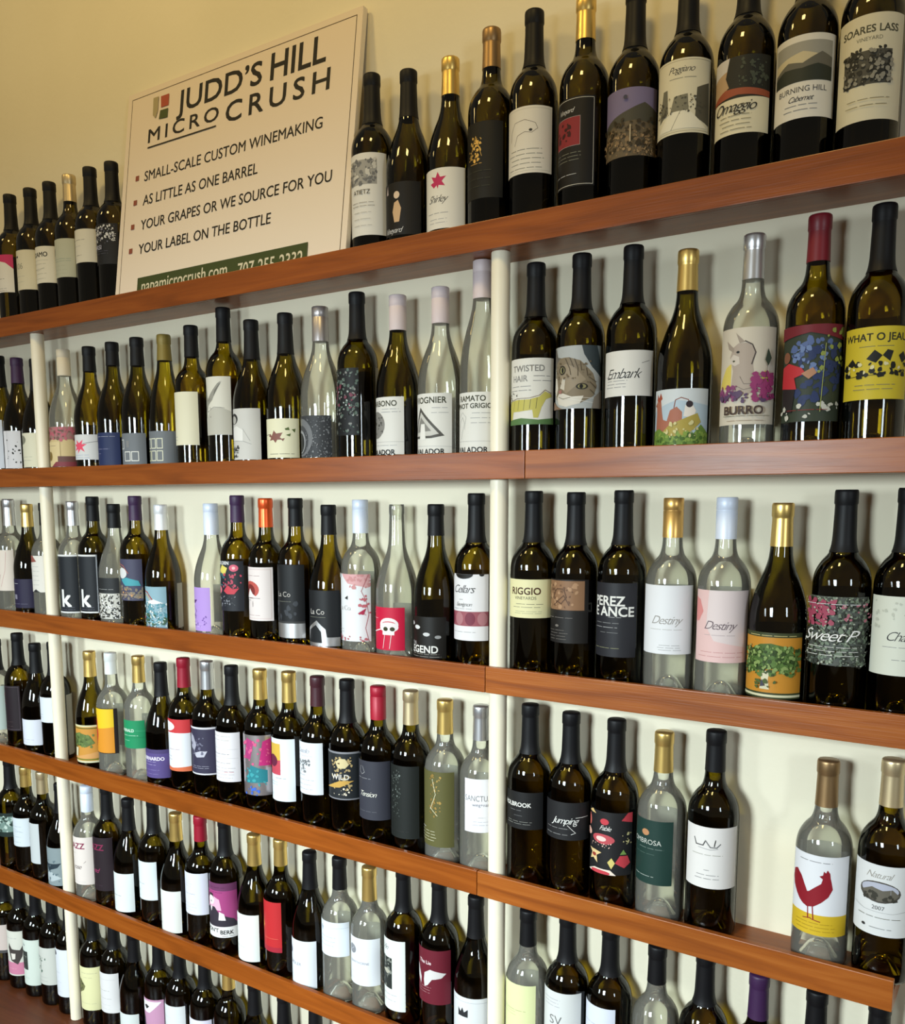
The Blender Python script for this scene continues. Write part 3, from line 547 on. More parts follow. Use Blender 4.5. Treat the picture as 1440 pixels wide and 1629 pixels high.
(2, -2.2588, 0.3029, 'bdx', 'clr', 'silver', 0.0689, (0.0655, 0.1714, -71.9, 66.1), 'third left of left post', 'silver-capped clear bottle, cream label with pink edge', 'e8dcd0', 'L .8 c27a80 .6,.1 .75,.5 .8,.95;L .6 c99 .1,.7 .5,.7;L .6 b88 .2,.2 .5,.1 .6,.4;D 2 .45 .5 .3 .6 b88'),
(2, -2.1769, 0.2904, 'bur', 'dk', 'gold', 0.0584, (0.0255, 0.1, -66.4, 71.6), 'second left of left post', 'gold-capped sloping bottle, dark violet label', '292440', 'D 1 .84 .84 .35 .55 ccc;R .36 .3 .48 .46 8d8a9a;D 1 .14 .14 .2 .8 77758c'),
(2, -2.0977, 0.2931, 'bdx', 'clr', 'black', 0.0567, (0.0704, 0.1618, -37.1, 62.9), 'first left of left post', 'clear bottle with ragged white label behind post', 'e6e2da', 'P 9a5a50 0,.8 .5,.84 .3,1 0,1;D 5 .2 .7 .2 .6 aaa;P 333 .2,0 .4,.08 .6,0'),
(2, -1.984, 0.297, 'bdx', 'clr', 'silver', 0.0591, (0.0256, 0.1683, -74.4, 63.6), 'first right of left post', 'silver-capped clear bottle, black label with white letter k', '1c2026', 'R 0 .97 1 1 e8e8e8;R 0 0 1 .025 e8e8e8;B .66 .26 36 f4f4f4 k;N 121 26 9aa0a8 .6 2.5 .2 .4 .42 .85;D 2 .06 .1 .4 .9 667'),
(2, -1.903, 0.3082, 'bdx', 'dk', 'black', 0.0585, (0.031, 0.1709, -78.1, 59.9), 'second right of left post', 'black-capped dark bottle, black label with white letter k', '1c2026', 'R 0 .97 1 1 e8e8e8;R 0 0 1 .025 e8e8e8;R .97 0 1 1 9a9fa6;B .66 .26 36 f4f4f4 k;N 122 26 9aa0a8 .6 2.5 .2 .4 .42 .85;D 2 .06 .1 .4 .9 667'),
(2, -1.8238, 0.2908, 'bur', 'clr', 'black', 0.0564, (0.023, 0.1194, -78.3, 59.7), 'third right of left post', 'black-capped clear bottle, black and white floral label', 'd6d4cc', 'R 0 .62 1 1 26282a;D 1 .72 .72 .1 .9 bbb;N 123 110 3a3a38 1 4 0 .02 1 .6;N 124 40 fff 1 3 0 .02 1 .6'),
(2, -1.7446, 0.3091, 'bdx', 'ol', 'violet', 0.0562, (0.0706, 0.1659, -71.6, 66.4), 'fourth right of left post', 'violet-capped bottle, dreamy rainbow mushroom label', '4a4a62', 'N 125 40 8a7f70 2 6 0 .05 1 .35;L 2 b06a60 .1,.78 .3,.9 .5,.84 .65,.66;L 1.6 c9a86a .14,.72 .32,.83 .48,.78 .6,.62;E .45 .66 .16 .13 dfe0e0;P 4aa3b0 .4,.5 .6,.56 .9,.48 .95,.36 .55,.36;E .12 .56 .08 .12 d8d8e0;D 1 0.14 0.14 0.25 0.75 e6c8b8;N 126 20 c96 1 3 0 .06 1 .3'),
(2, -1.656, 0.2895, 'bur', 'ol', 'white', 0.0568, (0.0134, 0.1073, -80.3, 57.7), 'fifth right of left post', 'silver-white-capped bottle, blue garden label with rainbow', '8fb2c0', 'L 3 a8473c .06,.78 .3,.9 .5,.86 .68,.66;L 2 d8a860 .06,.7 .3,.82 .5,.78 .62,.64;P eee .4,.62 .7,.7 .95,.6 .6,.58;N 127 70 5f9aa8 2 6 0 .1 1 .6;N 128 50 dfe8e4 1.5 4 0 .05 1 .6;N 129 30 4a6a52 1.5 5 0 0 1 .35;N 130 14 a65a68 1.5 4 0 0 .6 .3'),
(2, -1.4932, 0.292, 'bur', 'clr', 'paleblue', 0.0668, (0.02, 0.114, -82, 37.4), 'sixth right of left post', 'pale-blue-capped clear bottle, lilac label', 'b795dc', 'P 5a2f7a .08,.86 .2,.8 .36,.7 .6,.72 .5,.64 .3,.62 .1,.7;L 1.2 5a2f7a .2,.5 .4,.56 .55,.46 .45,.36 .25,.38;N 131 16 7a55a8 1.5 4 .3 .1 .9 .35;L 1 5a2f7a .15,.05 .15,.35;D 2 .1 .16 .4 .8 d8c4f0'),
(2, -1.4124, 0.3091, 'bdx', 'ol', 'violet', 0.0564, (0.0689, 0.1736, -78.5, 59.5), 'seventh right of left post', 'violet-capped olive bottle, dark label with flowers', '23252c', 'B .45 .96 6 eee HOLDEN;P e5d66a .3,.8 .45,.92 .62,.86 .56,.74 .5,.7;E .78 .86 .11 .07 d9627a;E .78 .86 .04 .03 f0c0c0;N 132 26 c04a60 1.5 4 .45 .45 .95 .75;E .28 .42 .14 .08 e07a8a;P c8404e .5,.4 .62,.52 .75,.44 .9,.46 .78,.34 .6,.34;N 133 26 3f6a78 1.5 5 .15 .5 .6 .75;N 134 30 8a8c94 .6 3 .1 .1 .8 .3'),
(2, -1.3304, 0.303, 'bdx', 'dk', 'orange', 0.059, (0.0544, 0.1638, -76.4, 61.6), 'eighth right of left post', 'orange-capped dark bottle, white label with red arch', 'e9dedb', 'F c9aaa6 .6 .05;D 1 0.84 0.84 0.15 0.75 977;E .42 .58 .26 .16 c2574e;E .42 .55 .16 .13 7d2f2c;P f2ece8 .25,.42 .4,.6 .5,.5 .62,.44;L .8 333 .2,.42 .7,.42;L .8 444 .3,.28 .3,.38 .42,.38;L .8 444 .5,.26 .5,.36;D 1 .1 .1 .3 .7 a88'),
(2, -1.2481, 0.303, 'bdx', 'ol', 'black', 0.0563, (0.0257, 0.1721, -73.0, 65.0), 'ninth right of left post', 'black-capped olive bottle, black label over silver band', '17191c', 'R 0 .0 1 .2 silv;R .0 .2 1 .23 333;T .5 .6 9 b9b4ae La_Co;L .4 998 .2,.5 .7,.5;N 135 12 3b3e44 4 9 .1 .25 .9 .5'),
(2, -1.1618, 0.2899, 'bur', 'ol', 'black', 0.058, (0.0171, 0.1259, -69.3, 68.7), 'tenth right of left post', 'black-capped sloping bottle, black label over silver base', '191b1e', 'R 0 0 1 .16 silv;P silv .1,.0 .2,.3 .5,.46 .7,.3 .75,0;P 191b1e .2,.06 .28,.28 .48,.38 .6,.26 .62,.06;T .5 .62 9 cdc8c2 La_Co;L .4 998 .3,.52 .7,.52'),
(2, -1.0826, 0.2995, 'bdx', 'clr', 'paleblue', 0.0629, (0.0332, 0.1608, -72.1, 65.9), 'eleventh right of left post', 'pale-blue-capped clear bottle, white label with pink blossoms', 'e6e8ea', 'P 0000 0,1 0,.9;P dba7a8 .3,1 .5,.86 .95,.8 1,1;N 136 24 cc8f90 2 6 .5 .8 1 1;L 1 b5616a .95,1 .8,.75 .9,.6 .95,.4 .88,.2 .95,0;N 137 14 c46a74 1.5 5 .75 .4 1 .75;P b03050 .72,.42 .9,.5 .84,.4;P 333 .42,.64 .5,.68 .5,.62;T .4 .5 8 c9c4c4 La_Co;D 2 .14 .18 .1 .4 aaa;N 138 12 c06a74 1.5 4 .1 .0 1 .08;R 0 .94 .25 1 e6e8ea'),
(2, -0.9968, 0.2919, 'bur', 'clr', 'none', 0.063, (0.0242, 0.1035, -82, 55.3), 'twelfth right of left post', 'uncapped clear bottle, red label with white skull', 'c8143c', 'E .68 .6 .2 .16 f0e6e6;E .68 .62 .14 .06 c8143c;E .68 .54 .2 .12 f0e6e6;R .55 .36 .8 .5 f0e6e6;E .62 .5 .05 .05 331;E .76 .5 .05 .05 331;L 2 f0e6e6 .0,.36 .3,.42 .55,.5;L 1 f0e6e6 .6,.36 .56,.04;L 1 f0e6e6 .74,.36 .7,.04;D 2 .86 .92 .05 .3 f0c0c8;D 1 .74 .74 .05 .45 f0c0c8'),
(2, -0.9097, 0.2914, 'bur', 'dk', 'black', 0.0561, (0.0175, 0.0923, -77.5, 60.5), 'thirteenth right of left post', 'black-capped bottle with white dots and lettering', '14110c', 'N 139 1 14110c 1 2 .4 .4 .5 .5;E .2 .82 .09 .05 ddd;E .4 .74 .08 .05 ddd;E .62 .58 .07 .045 ccc;E .84 .52 .06 .04 999;T .3 .36 5 ccc THE;B .5 .22 11 e6e4de LEGEND;D 2 .04 .1 .1 .9 99938a'),
(2, -0.8248, 0.3103, 'bdx', 'ol', 'black', 0.085, (0.0566, 0.1721, -72.9, 65.1), 'fourteenth right of left post', 'black-capped bottle, scalloped white label with grape band', 'e8e5e6', 'R 0 .22 1 .44 9c5660;E .15 .33 .1 .1 7a3244;E .4 .33 .1 .1 b27a80;E .64 .33 .1 .1 7a3244;E .88 .33 .1 .1 b27a80;S .5 .78 12 555 Cellars;D 1 .62 .62 .4 .5 888;S .5 .55 6 777 Sauvignon;D 1 .48 .48 .2 .7 999;D 1 0.13 0.13 0.20 0.80 999;E .5 1.0 .2 .07 14110c;E .14 1.0 .05 .03 14110c;E .86 1.0 .05 .03 14110c'),
(2, -0.7126, 0.3134, 'bdx', 'dk', 'black', 0.085, (0.1044, 0.1685, -54.8, 83.2), 'first right of right post', 'black-capped bottle, pale yellow label with brown letters', 'e6dfae', 'B .45 .7 10 4f3320 RIGGIO;T .45 .52 4.6 554 VINEYARDS;D 1 0.36 0.36 0.20 0.80 665;D 1 .28 .28 .2 .75 776;D 2 .12 .17 .2 .8 aa8'),
(2, -0.6354, 0.3109, 'bdx', 'dk', 'black', 0.085, (0.0686, 0.1718, -77.7, 60.3), 'second right of right post', 'black-capped bottle, copper embossed panel on black label', '1d1a18', 'R .0 .52 .92 .98 8f6a4c;F2 .0 .52 .92 .98 5a4030 .5;N 141 22 b08a68 2 6 .15 .56 .8 .94;L 1.6 5d4230 .3,.7 .4,.85 .55,.85 .6,.72 .5,.62 .4,.66;L 1.4 5d4230 .35,.6 .55,.75 .65,.6;N 142 16 6d4e38 1.5 4 .2 .56 .75 .92;D 1 .4 .4 .1 .75 77706a;E .42 .27 .04 .02 77706a;D 4 .06 .2 .2 .65 6a645e'),
(2, -0.5537, 0.3133, 'bdx', 'dk', 'black', 0.085, (0.0537, 0.1702, -79.3, 58.7), 'third right of right post', 'black-capped bottle, charcoal label with bold white lettering', '25252a', 'B .48 .76 13 e8e6e0 PEREZ;B .48 .62 13 e8e6e0 DE_ANCE;D 1 .54 .54 .5 .75 aaa;D 1 .46 .46 .15 .75 888;D 1 .4 .4 .15 .7 aaa;D 1 .33 .33 .3 .7 777;D 1 .12 .12 .15 .75 886'),
(2, -0.4735, 0.3014, 'bdx', 'clr', 'goldscrew', 0.06, (0.0661, 0.1708, -66, 76), 'fourth right of right post', 'gold-capped clear bottle, white label with grey script', 'e9e9ec', 'S .55 .5 11 99958f Destiny;D 1 .36 .36 .2 .8 b9b6b2;D 3 .06 .13 .4 .8 aaa'),
(2, -0.3928, 0.3021, 'bdx', 'clr', 'paleblue', 0.0612, (0.0611, 0.1673, -56.9, 81.1), 'fifth right of right post', 'pale-blue-capped clear bottle, pink washed script label', 'e3d3d2', 'P e8c3c0 0,0 0,1 .3,1 .26,.5 .4,.3 1,.2 1,0;P df8f8c .0,.55 .0,.9 .12,.86 .2,.7 .1,.56;S .5 .52 11 6f5f66 Destiny;D 1 .38 .38 .2 .8 b9a9a9;D 2 .08 .14 .1 .9 c98f8c'),
(2, -0.3136, 0.2939, 'bur', 'dk', 'gold', 0.0616, (0.0172, 0.1118, -70.0, 68.0), 'sixth right of right post', 'gold-capped sloping bottle, large orange label with oak', 'c98a2c', 'R 0 .93 1 1 3c4326;D 1 .955 .955 .1 .9 d9c98a;R 0 0 1 .09 3c4326;R 0 .025 1 .06 d8d4b0;P ded6b4 .38,.14 .4,.3 .36,.42 .52,.42 .5,.3 .52,.14;P 4e6830 .06,.46 .1,.62 .22,.74 .36,.82 .52,.84 .7,.8 .84,.7 .94,.54 .86,.42 .7,.4 .56,.46 .44,.44 .3,.4 .16,.38;N 151 60 5d7a3a 2 6 .05 .36 .95 .8;N 152 46 34481f 1.5 4 .1 .36 .92 .76;N 153 46 8aa05c 1.5 4 .15 .4 .85 .8;N 154 14 4e5f2e 2 4 .3 .16 .62 .28;P 445 .4,.18 .42,.3 .46,.2'),
(2, -0.231, 0.3118, 'bdx', 'dk', 'black', 0.085, (0.0727, 0.1674, -68.5, 69.5), 'seventh right of right post', 'black-capped bottle, floral garden photo label with script', '5b5f58', 'N 161 170 7d8a76 1.5 5 0 0 1 1;N 162 120 3a3f38 1.5 4 0 0 1 1;N 163 40 a5485e 2 6 .1 .6 .5 .95;N 164 14 b06a78 1.5 4 .6 .6 1 .9;N 165 70 b3b8a6 .6 2 0 0 1 1;D 1 .9 .9 .05 .9 ddd;S .45 .45 14 f0eeea Sweet_P;D 3 .16 .28 .1 .85 e0e0da'),
(2, -0.1529, 0.3137, 'bdx', 'dk', 'black', 0.085, (0.0668, 0.1721, -66, 76), 'eighth right of right post', 'black-capped bottle, pale green label with script, frame edge', 'dde0d2', 'S .55 .5 11 444 Charm;D 1 .36 .36 .2 .8 999;D 1 .2 .2 .4 .6 888;N 166 20 c5c8ba 1 4 .1 .6 .9 .95'),
(3, -2.3656, 0.291, 'bdx', 'clr', 'black', 0.085, (0.0447, 0.166, -51.5, 86.5), 'fourth left of left post', 'clear bottle, mint label, at the frame edge', 'cfe0da', 'D 3 .2 .5 .3 .8 9aa'),
(3, -2.2584, 0.3166, 'bdx', 'ol', 'black', 0.085, (0.058, 0.1799, -81.6, 56.4), 'third left of left post', 'tall black-capped olive bottle, dark reddish label', '241a20', 'F 776a74 .5 .04;N 171 12 6a2a3a 2 6 .15 .4 .5 .8;D 2 .1 .2 .3 .8 544'),
(3, -2.1792, 0.296, 'bur', 'dk', 'black', 0.078, (0.031, 0.0993, -72.5, 65.5), 'second left of left post', 'black sloping bottle, small blank white label', 'e2e6f2', 'D 1 .22 .22 .15 .8 aab;D 1 .12 .12 .3 .7 ccd'),
(3, -2.0977, 0.3067, 'bdx', 'dk', 'black', 0.085, (0.1025, 0.168, -81.4, 56.6), 'first left of left post', 'dark bottle, white label, half behind post', 'e2e8f0', 'D 2 .2 .3 .2 .6 9aa'),
(3, -1.9471, 0.2968, 'bur', 'dk', 'gold', 0.0633, (0.0223, 0.1174, -67.3, 70.7), 'first right of left post', 'gold-capped sloping bottle, small orange label with oak', 'cf9440', 'R 0 .95 1 1 d8d4a8;R 0 .9 1 .93 6a6a2c;R 0 0 1 .05 d8d4b0;R 0 .07 1 .1 6a7a30;P 5f7440 .08,.5 .2,.72 .5,.8 .8,.72 .92,.52 .7,.42 .4,.46 .2,.42;N 172 34 6f8448 2 6 .05 .4 .9 .78;N 173 20 4a5c30 2 5 .1 .4 .85 .7;P ded6b4 .3,.16 .34,.4 .46,.4 .42,.16;P d8a060 .0,.1 .4,.16 1,.3 1,.12'),
(3, -1.8639, 0.3007, 'bdx', 'clr', 'frost', 0.052, (0.0583, 0.1698, -69.8, 68.2), 'second right of left post', 'frosted-capped clear bottle, orange label with red figure', 'e0942c', 'P f0c828 0,.5 0,1 1,1 1,.6;F2 0 0 1 1 241c1c 3;R .9 0 1 1 241c1c;P c02a2c .08,.3 .1,.7 .22,.86 .36,.74 .4,.4 .3,.14 .14,.14;E .26 .78 .08 .07 6a3020'),
(3, -1.7597, 0.303, 'bdx', 'clr', 'gold', 0.0634, (0.0872, 0.1544, -72.9, 65.1), 'third right of left post', 'gold-capped clear bottle, emerald green label', '1f8f5e', 'B .5 .64 6 e6f2e8 EMERALD;D 1 .46 .46 .1 .9 d0e8d8;D 1 .28 .28 .2 .6 9fd0b8;L .6 5fb890 0,.7 1,.62;L .6 166a44 0,.36 1,.4'),
(3, -1.6805, 0.2948, 'bur', 'dk', 'black', 0.078, (0.0296, 0.0973, -59.3, 78.7), 'fourth right of left post', 'black sloping bottle, purple label with white lettering', '5a4c86', 'B .5 .68 7 efe8f4 BERNARDO;D 2 .46 .56 .1 .6 b9b0d0;D 2 .14 .28 .1 .7 8a80b0;R 0 .86 1 1 4c4070'),
(3, -1.6006, 0.3131, 'bdx', 'dk', 'red', 0.0663, (0.0591, 0.1785, -73.2, 64.8), 'fifth right of left post', 'red-capped bottle, red and white label with balloon', 'e6e8ee', 'R 0 .74 1 1 cc3a3e;E .3 .86 .3 .1 f0ecec;P e6c890 0,.4 0,.9 .2,.84 .3,.7 .14,.5;D 1 0.42 0.42 0.35 0.75 8a2a30;D 2 .22 .28 .1 .5 778;P d8704a 0,0 0,.1 .5,.06 1,.1 1,0'),
(3, -1.5234, 0.3141, 'bdx', 'dk', 'silver', 0.0629, (0.0639, 0.1715, -67.2, 70.8), 'sixth right of left post', 'silver-capped bottle, dark violet label with pale moth', '37344a', 'R 0 .96 1 1 d8d6dc;R 0 0 1 .03 d8d6dc;P a9a8b8 .18,.72 .26,.86 .4,.8 .5,.62 .42,.5 .28,.56;P c0bfcc .4,.44 .6,.5 .78,.5 .7,.38 .5,.36;N 174 16 6d6c80 1.5 5 .2 .4 .7 .8;D 2 .14 .18 .3 .85 aaa8b8'),
(3, -1.4462, 0.3113, 'bdx', 'dk', 'black', 0.085, (0.0616, 0.1711, -70.6, 67.4), 'seventh right of left post', 'black-capped bottle, white printed text label', 'e8e4e8', 'D 2 .84 .92 .1 .8 998;L .4 aaa .05,.68 .95,.66;D 1 0.56 0.56 0.15 0.75 444;L .4 aaa .05,.5 .95,.48;D 1 .38 .38 .1 .85 888;D 4 .08 .28 .05 .9 a9a4a8;D 1 .2 .2 .6 .85 c66'),
(3, -1.3602, 0.3128, 'bdx', 'dk', 'gold', 0.0642, (0.0474, 0.1775, -63.2, 74.8), 'eighth right of left post', 'gold-capped bottle, shiny pink and teal foil label', 'foil', 'P b03a78 .3,.6 .4,.95 .6,.9 .5,.6;P c2307a .7,.5 .8,.9 1,.95 1,.5;P 2a7f8a .35,.2 .5,.5 .9,.42 .9,.22;N 175 24 d85a8a 2 6 .25 .5 .95 .95;N 176 16 3fa0a8 2 6 .3 .16 .9 .45;N 177 10 3f6ad0 2 5 .3 0 .7 .14'),
(3, -1.2774, 0.3161, 'bdx', 'dk', 'gold', 0.0639, (0.0495, 0.1816, -81.0, 57.0), 'ninth right of left post', 'gold-capped bottle, white label with yellow-red plum picture', 'e4ebf0', 'R 0 .42 .66 .92 d9b24a;P c64a5a 0,.42 0,.6 .66,.66 .66,.42;E .42 .64 .16 .1 6a2440;E .1 .64 .12 .06 8a3048;D 1 .37 .37 .5 .8 555;D 2 .26 .3 .15 .6 8ab;D 1 .1 .1 .1 .4 9ab'),
(3, -1.1993, 0.3147, 'bdx', 'dk', 'maroon', 0.0602, (0.0783, 0.1853, -82, 53.6), 'tenth right of left post', 'maroon-capped bottle, white label with grey grapes', 'e6eaee', 'S .5 .84 8 889 Castello;D 1 .74 .74 .2 .8 aab;N 178 26 7a7c80 1.5 4 .26 .52 .7 .66;N 179 10 8a8c90 1.5 4 .4 .42 .6 .52;D 1 .37 .37 .25 .6 889;D 3 .1 .28 .2 .8 99a'),
(3, -1.1221, 0.3167, 'bdx', 'dk', 'black', 0.085, (0.0828, 0.1794, -54.8, 83.2), 'eleventh right of left post', 'black-capped bottle, black label with golden lion crest', '22262a', 'R 0 .96 1 1 8a8a90;R 0 0 1 .025 8a8a90;N 180 40 b8a070 1.5 4 .3 .2 .75 .9;P d8c898 .4,.78 .5,.86 .62,.86 .7,.74 .62,.66 .46,.66;P 5a4020 .44,.76 .5,.78 .5,.74;B .5 .48 9 e6e0d4 WILD;P caa050 .1,.22 .5,.4 .8,.4 .5,.26;N 181 12 fff2d8 .8 2.5 .35 .1 .7 .24'),
(3, -1.0449, 0.3121, 'bdx', 'dk', 'redscrew', 0.0643, (0.0566, 0.1726, -66.4, 71.6), 'twelfth right of left post', 'red-screwcapped bottle, charcoal label with white script', '393a44', 'L .8 aaa .3,.9 .26,.8 .34,.76 .42,.8 .36,.9;D 1 .7 .7 .15 .6 9a9a9e;S .5 .44 9 ece9dc Tension;D 1 .14 .14 .2 .7 6a6a70'),
(3, -0.9677, 0.3129, 'bdx', 'dk', 'champagne', 0.0641, (0.036, 0.176, -80.0, 58.0), 'thirteenth right of left post', 'champagne-capped bottle, black textured label', '1d211f', 'N 182 40 4a504c .6 3 .35 .3 .62 .95;N 183 10 7d8480 .6 2 .38 .4 .6 .9;D 1 .1 .1 .2 .8 333'),
(3, -0.8905, 0.305, 'bdx', 'clr', 'gold', 0.0631, (0.0363, 0.1779, -79.5, 58.5), 'fourteenth right of left post', 'gold-capped clear bottle, olive label with gold script', '5f5c34', 'N 184 34 gold .8 3.5 .48 .4 .72 .95;L .9 ece6c4 .5,.5 .62,.7 .55,.9;L .9 ece6c4 .66,.42 .5,.52;D 1 .24 .24 .2 .4 eee;D 4 .08 .2 .1 .65 d8d4b8'),
(3, -0.8133, 0.3037, 'bdx', 'clr', 'silver', 0.0619, (0.0812, 0.1787, -16.3, 82.9), 'fifteenth right of left post', 'silver-necked clear bottle, white label behind post', 'ecebf0', 'T .5 .64 9 777 SANCTUARY;T .55 .52 5 667 wing+nature;D 1 .28 .28 .4 .6 aaa;D 2 .14 .2 .2 .8 aab'),
(3, -0.7146, 0.3187, 'bdx', 'ol', 'black', 0.085, (0.107, 0.1724, -73.2, 64.8), 'first right of right post', 'black-capped bottle, small black label, spaced white name', '1b1b1c', 'B .45 .66 6.5 e8e6e0 HOLBROOK;D 1 .5 .5 .3 .6 777;D 1 .36 .36 .4 .6 666;D 2 .14 .2 .2 .8 8a8a84'),
(3, -0.6374, 0.3146, 'bdx', 'ol', 'black', 0.085, (0.1048, 0.1695, -56.3, 81.7), 'second right of right post', 'black-capped bottle, black label with white signature', '222224', 'S .5 .52 10 f0f0ec Jumping;L .8 f0f0ec .55,.4 .7,.2 .62,.16;L .8 f0f0ec .7,.6 .95,.62;D 2 .14 .3 .05 .6 99'),
(3, -0.5567, 0.3138, 'bdx', 'ol', 'black', 0.085, (0.0634, 0.168, -68.2, 69.8), 'third right of right post', 'black-capped bottle, black label with red fruits and flowers', '202022', 'P c8424c .78,.88 .9,1 1,1 1,.84;P e0c080 .05,.94 .2,1 .3,.94;E .48 .84 .08 .05 c8424c;E .06 .8 .1 .1 d06a60;S .5 .74 7 e8e6e0 Fable;N 185 10 c9c08a 1 3 .8 .5 .98 .72;E .45 .56 .22 .08 c05058;E .42 .56 .1 .04 efd0c8;N 186 16 f0c8b8 .6 1.6 .2 .42 .72 .5;P e6c890 .14,.36 .22,.3 .16,.18 .26,.22 .36,.16 .34,.28 .44,.34 .32,.36;E .28 .28 .05 .03 9a3a30;P c8424c .68,.2 .76,.32 .9,.32 .96,.2 .84,.12;P d8c878 .55,.2 .62,.28 .68,.2 .62,.1;P 7a9a50 .76,.34 .82,.42 .88,.34;P f0e0d0 .1,.0 .3,.08 .6,.08 .7,.0;E .4 .02 .2 .04 c8424c;E .1 .62 .1 .06 e0b0a0'),
(3, -0.4765, 0.3047, 'bdx', 'clr', 'gold', 0.0641, (0.0651, 0.1694, -82, 46.6), 'fourth right of right post', 'gold-capped clear bottle, dark green label', '1e3a34', 'E .48 .8 .08 .05 c08a60;T .48 .66 7 c9ccc4 OMBROSA;D 1 .56 .56 .3 .85 7a8a84;D 1 .47 .47 .15 .75 50685f;D 1 .12 .12 .2 .7 b9c0ba'),
(3, -0.3953, 0.3182, 'bdx', 'dk', 'black', 0.0627, (0.0802, 0.1764, -56.6, 81.4), 'fifth right of right post', 'black-capped brown bottle, white label with ribbon logo', 'e9e5e2', 'L 1.8 555 .22,.8 .26,.7 .38,.7 .42,.78;L 1.8 777 .42,.78 .5,.68 .6,.68 .66,.74;L 1.6 444 .58,.8 .56,.7;L 1 aaa .3,.66 .5,.64 .62,.66;D 1 0.55 0.55 0.15 0.75 998;D 1 .3 .3 .4 .5 777;D 2 .16 .22 .25 .7 777'),
(3, -0.2349, 0.2986, 'bdx', 'clr', 'bronze', 0.0673, (0.0489, 0.1671, -67.6, 70.4), 'sixth right of right post', 'bronze-capped clear bottle, white label with red rooster', 'e8e9ee', 'R 0 0 1 .26 d9b62c;D 1 0.92 0.92 0.12 0.72 555;P 8f1a28 .05,.74 .02,.64 .06,.55 .15,.46 .22,.4 .29,.36 .36,.34 .46,.36 .56,.42 .66,.5 .72,.6 .7,.68 .68,.74 .67,.8 .63,.84 .61,.8 .58,.82 .57,.77 .52,.75 .57,.72 .55,.66 .46,.6 .38,.54 .35,.53 .3,.61 .24,.7 .14,.77;L 1.6 8f1a28 .37,.36 .38,.2;L 1.6 8f1a28 .44,.37 .46,.2;L 1.2 8f1a28 .3,.19 .42,.21;L 1.2 8f1a28 .42,.2 .56,.18;D 3 .06 .15 .15 .8 a88a20'),
(3, -0.1521, 0.3125, 'bdx', 'ol', 'champagne', 0.0652, (0.0707, 0.1716, -74.2, 63.8), 'seventh right of right post', 'champagne-capped bottle, white label with oval landscape', 'e3e4e4', 'S .5 .86 8 99958c Natural;E .5 .62 .3 .15 4f4a44;E .5 .65 .27 .1 b9bccc;P 6a655a .24,.6 .4,.68 .55,.65 .68,.68 .78,.6 .7,.53 .5,.49 .32,.53;N 187 18 3c3a32 1.5 5 .28 .52 .72 .6;T .5 .4 5 777 2007;L .5 aaa .08,.38 .3,.34 .7,.34 .92,.38;D 1 .26 .26 .15 .9 665;E .3 .12 .03 .02 333;D 1 .11 .11 .36 .7 777'),
(4, -2.338, 0.315, 'bdx', 'dk', 'black', 0.085, (0.101, 0.1684, -75.5, 62.5), 'fourth left of left post', 'dark bottle, dark label with mint artwork, frame edge', '22302c', 'R 0 .2 1 .85 7a948c;N 188 30 c9dcd2 1.5 6 0 .2 1 .85;N 189 24 2f4038 1.5 6 0 .2 1 .85'),
(4, -2.2608, 0.303, 'bdx', 'dk', 'gold', 0.0541, (0.0895, 0.1691, -74.8, 63.2), 'third left of left post', 'gold-capped dark bottle, bluish white label', 'dde6ec', 'D 4 .15 .7 .1 .8 9ab;L .6 9ab .2,.5 .5,.6 .8,.5'),
(4, -2.1836, 0.303, 'bdx', 'dk', 'champagne', 0.0596, (0.0586, 0.1696, -82, 34.8), 'second left of left post', 'champagne-capped dark bottle, narrow grey label', 'ccd2d4', 'D 3 .5 .6 .1 .6 9ab;E .3 .55 .12 .06 89a;D 1 .1 .1 .2 .5 bcc'),
(4, -2.1044, 0.285, 'bur', 'dk', 'black', 0.078, (0.0178, 0.1204, -78.0, 60.0), 'first left of left post', 'dark sloping bottle, grey label with dark bird', '8a989c', 'P 2c3a44 .3,.6 .5,.56 .9,.6 .8,.48 .6,.42 .5,.36;P b8c4c8 .3,.3 .6,.36 .9,.2 .6,.1 .3,.1;N 190 14 667880 1.5 5 .2 .1 .9 .9'),
(4, -1.9892, 0.2985, 'bdx', 'clr', 'paleblue', 0.0666, (0.0482, 0.1735, -68.0, 70.0), 'first right of left post', 'white-capped clear bottle, cream label with maroon letters', 'e8ddd6', 'B .5 .82 13 8a2c50 JAZZ;D 1 .66 .66 .3 .5 aa9;S .5 .38 11 4a3a38 rose;L .8 4a3a38 .72,.46 .78,.5;D 1 .06 .06 .2 .8 ccc'),
(4, -1.9073, 0.315, 'bdx', 'ol', 'black', 0.085, (0.052, 0.19, -71.7, 66.3), 'second right of left post', 'black-capped olive bottle, black label with magenta letters', '2a2026', 'B .5 .82 13 8a2c50 JAZZ;S .5 .38 11 a83a6a red;D 1 .1 .1 .3 .7 4a3a44'),
(4, -1.8248, 0.2954, 'bur', 'dk', 'black', 0.078, (0.0191, 0.117, -76.5, 61.5), 'third right of left post', 'black sloping bottle, white label, grey print', 'e2e8e8', 'D 2 .76 .84 .15 .35 889;D 1 0.42 0.42 0.10 0.70 666;D 2 .14 .22 .2 .5 bcc'),
(4, -1.7304, 0.315, 'bdx', 'dk', 'black', 0.085, (0.073, 0.1681, -82, 55.6), 'fourth right of left post', 'dark bottle, narrow white label with logo', 'dfe8ea', 'D 2 .7 .76 .15 .4 889;D 1 0.42 0.42 0.10 0.70 667;E .35 .24 .12 .04 bcc;D 1 .08 .08 .3 .5 bbb'),
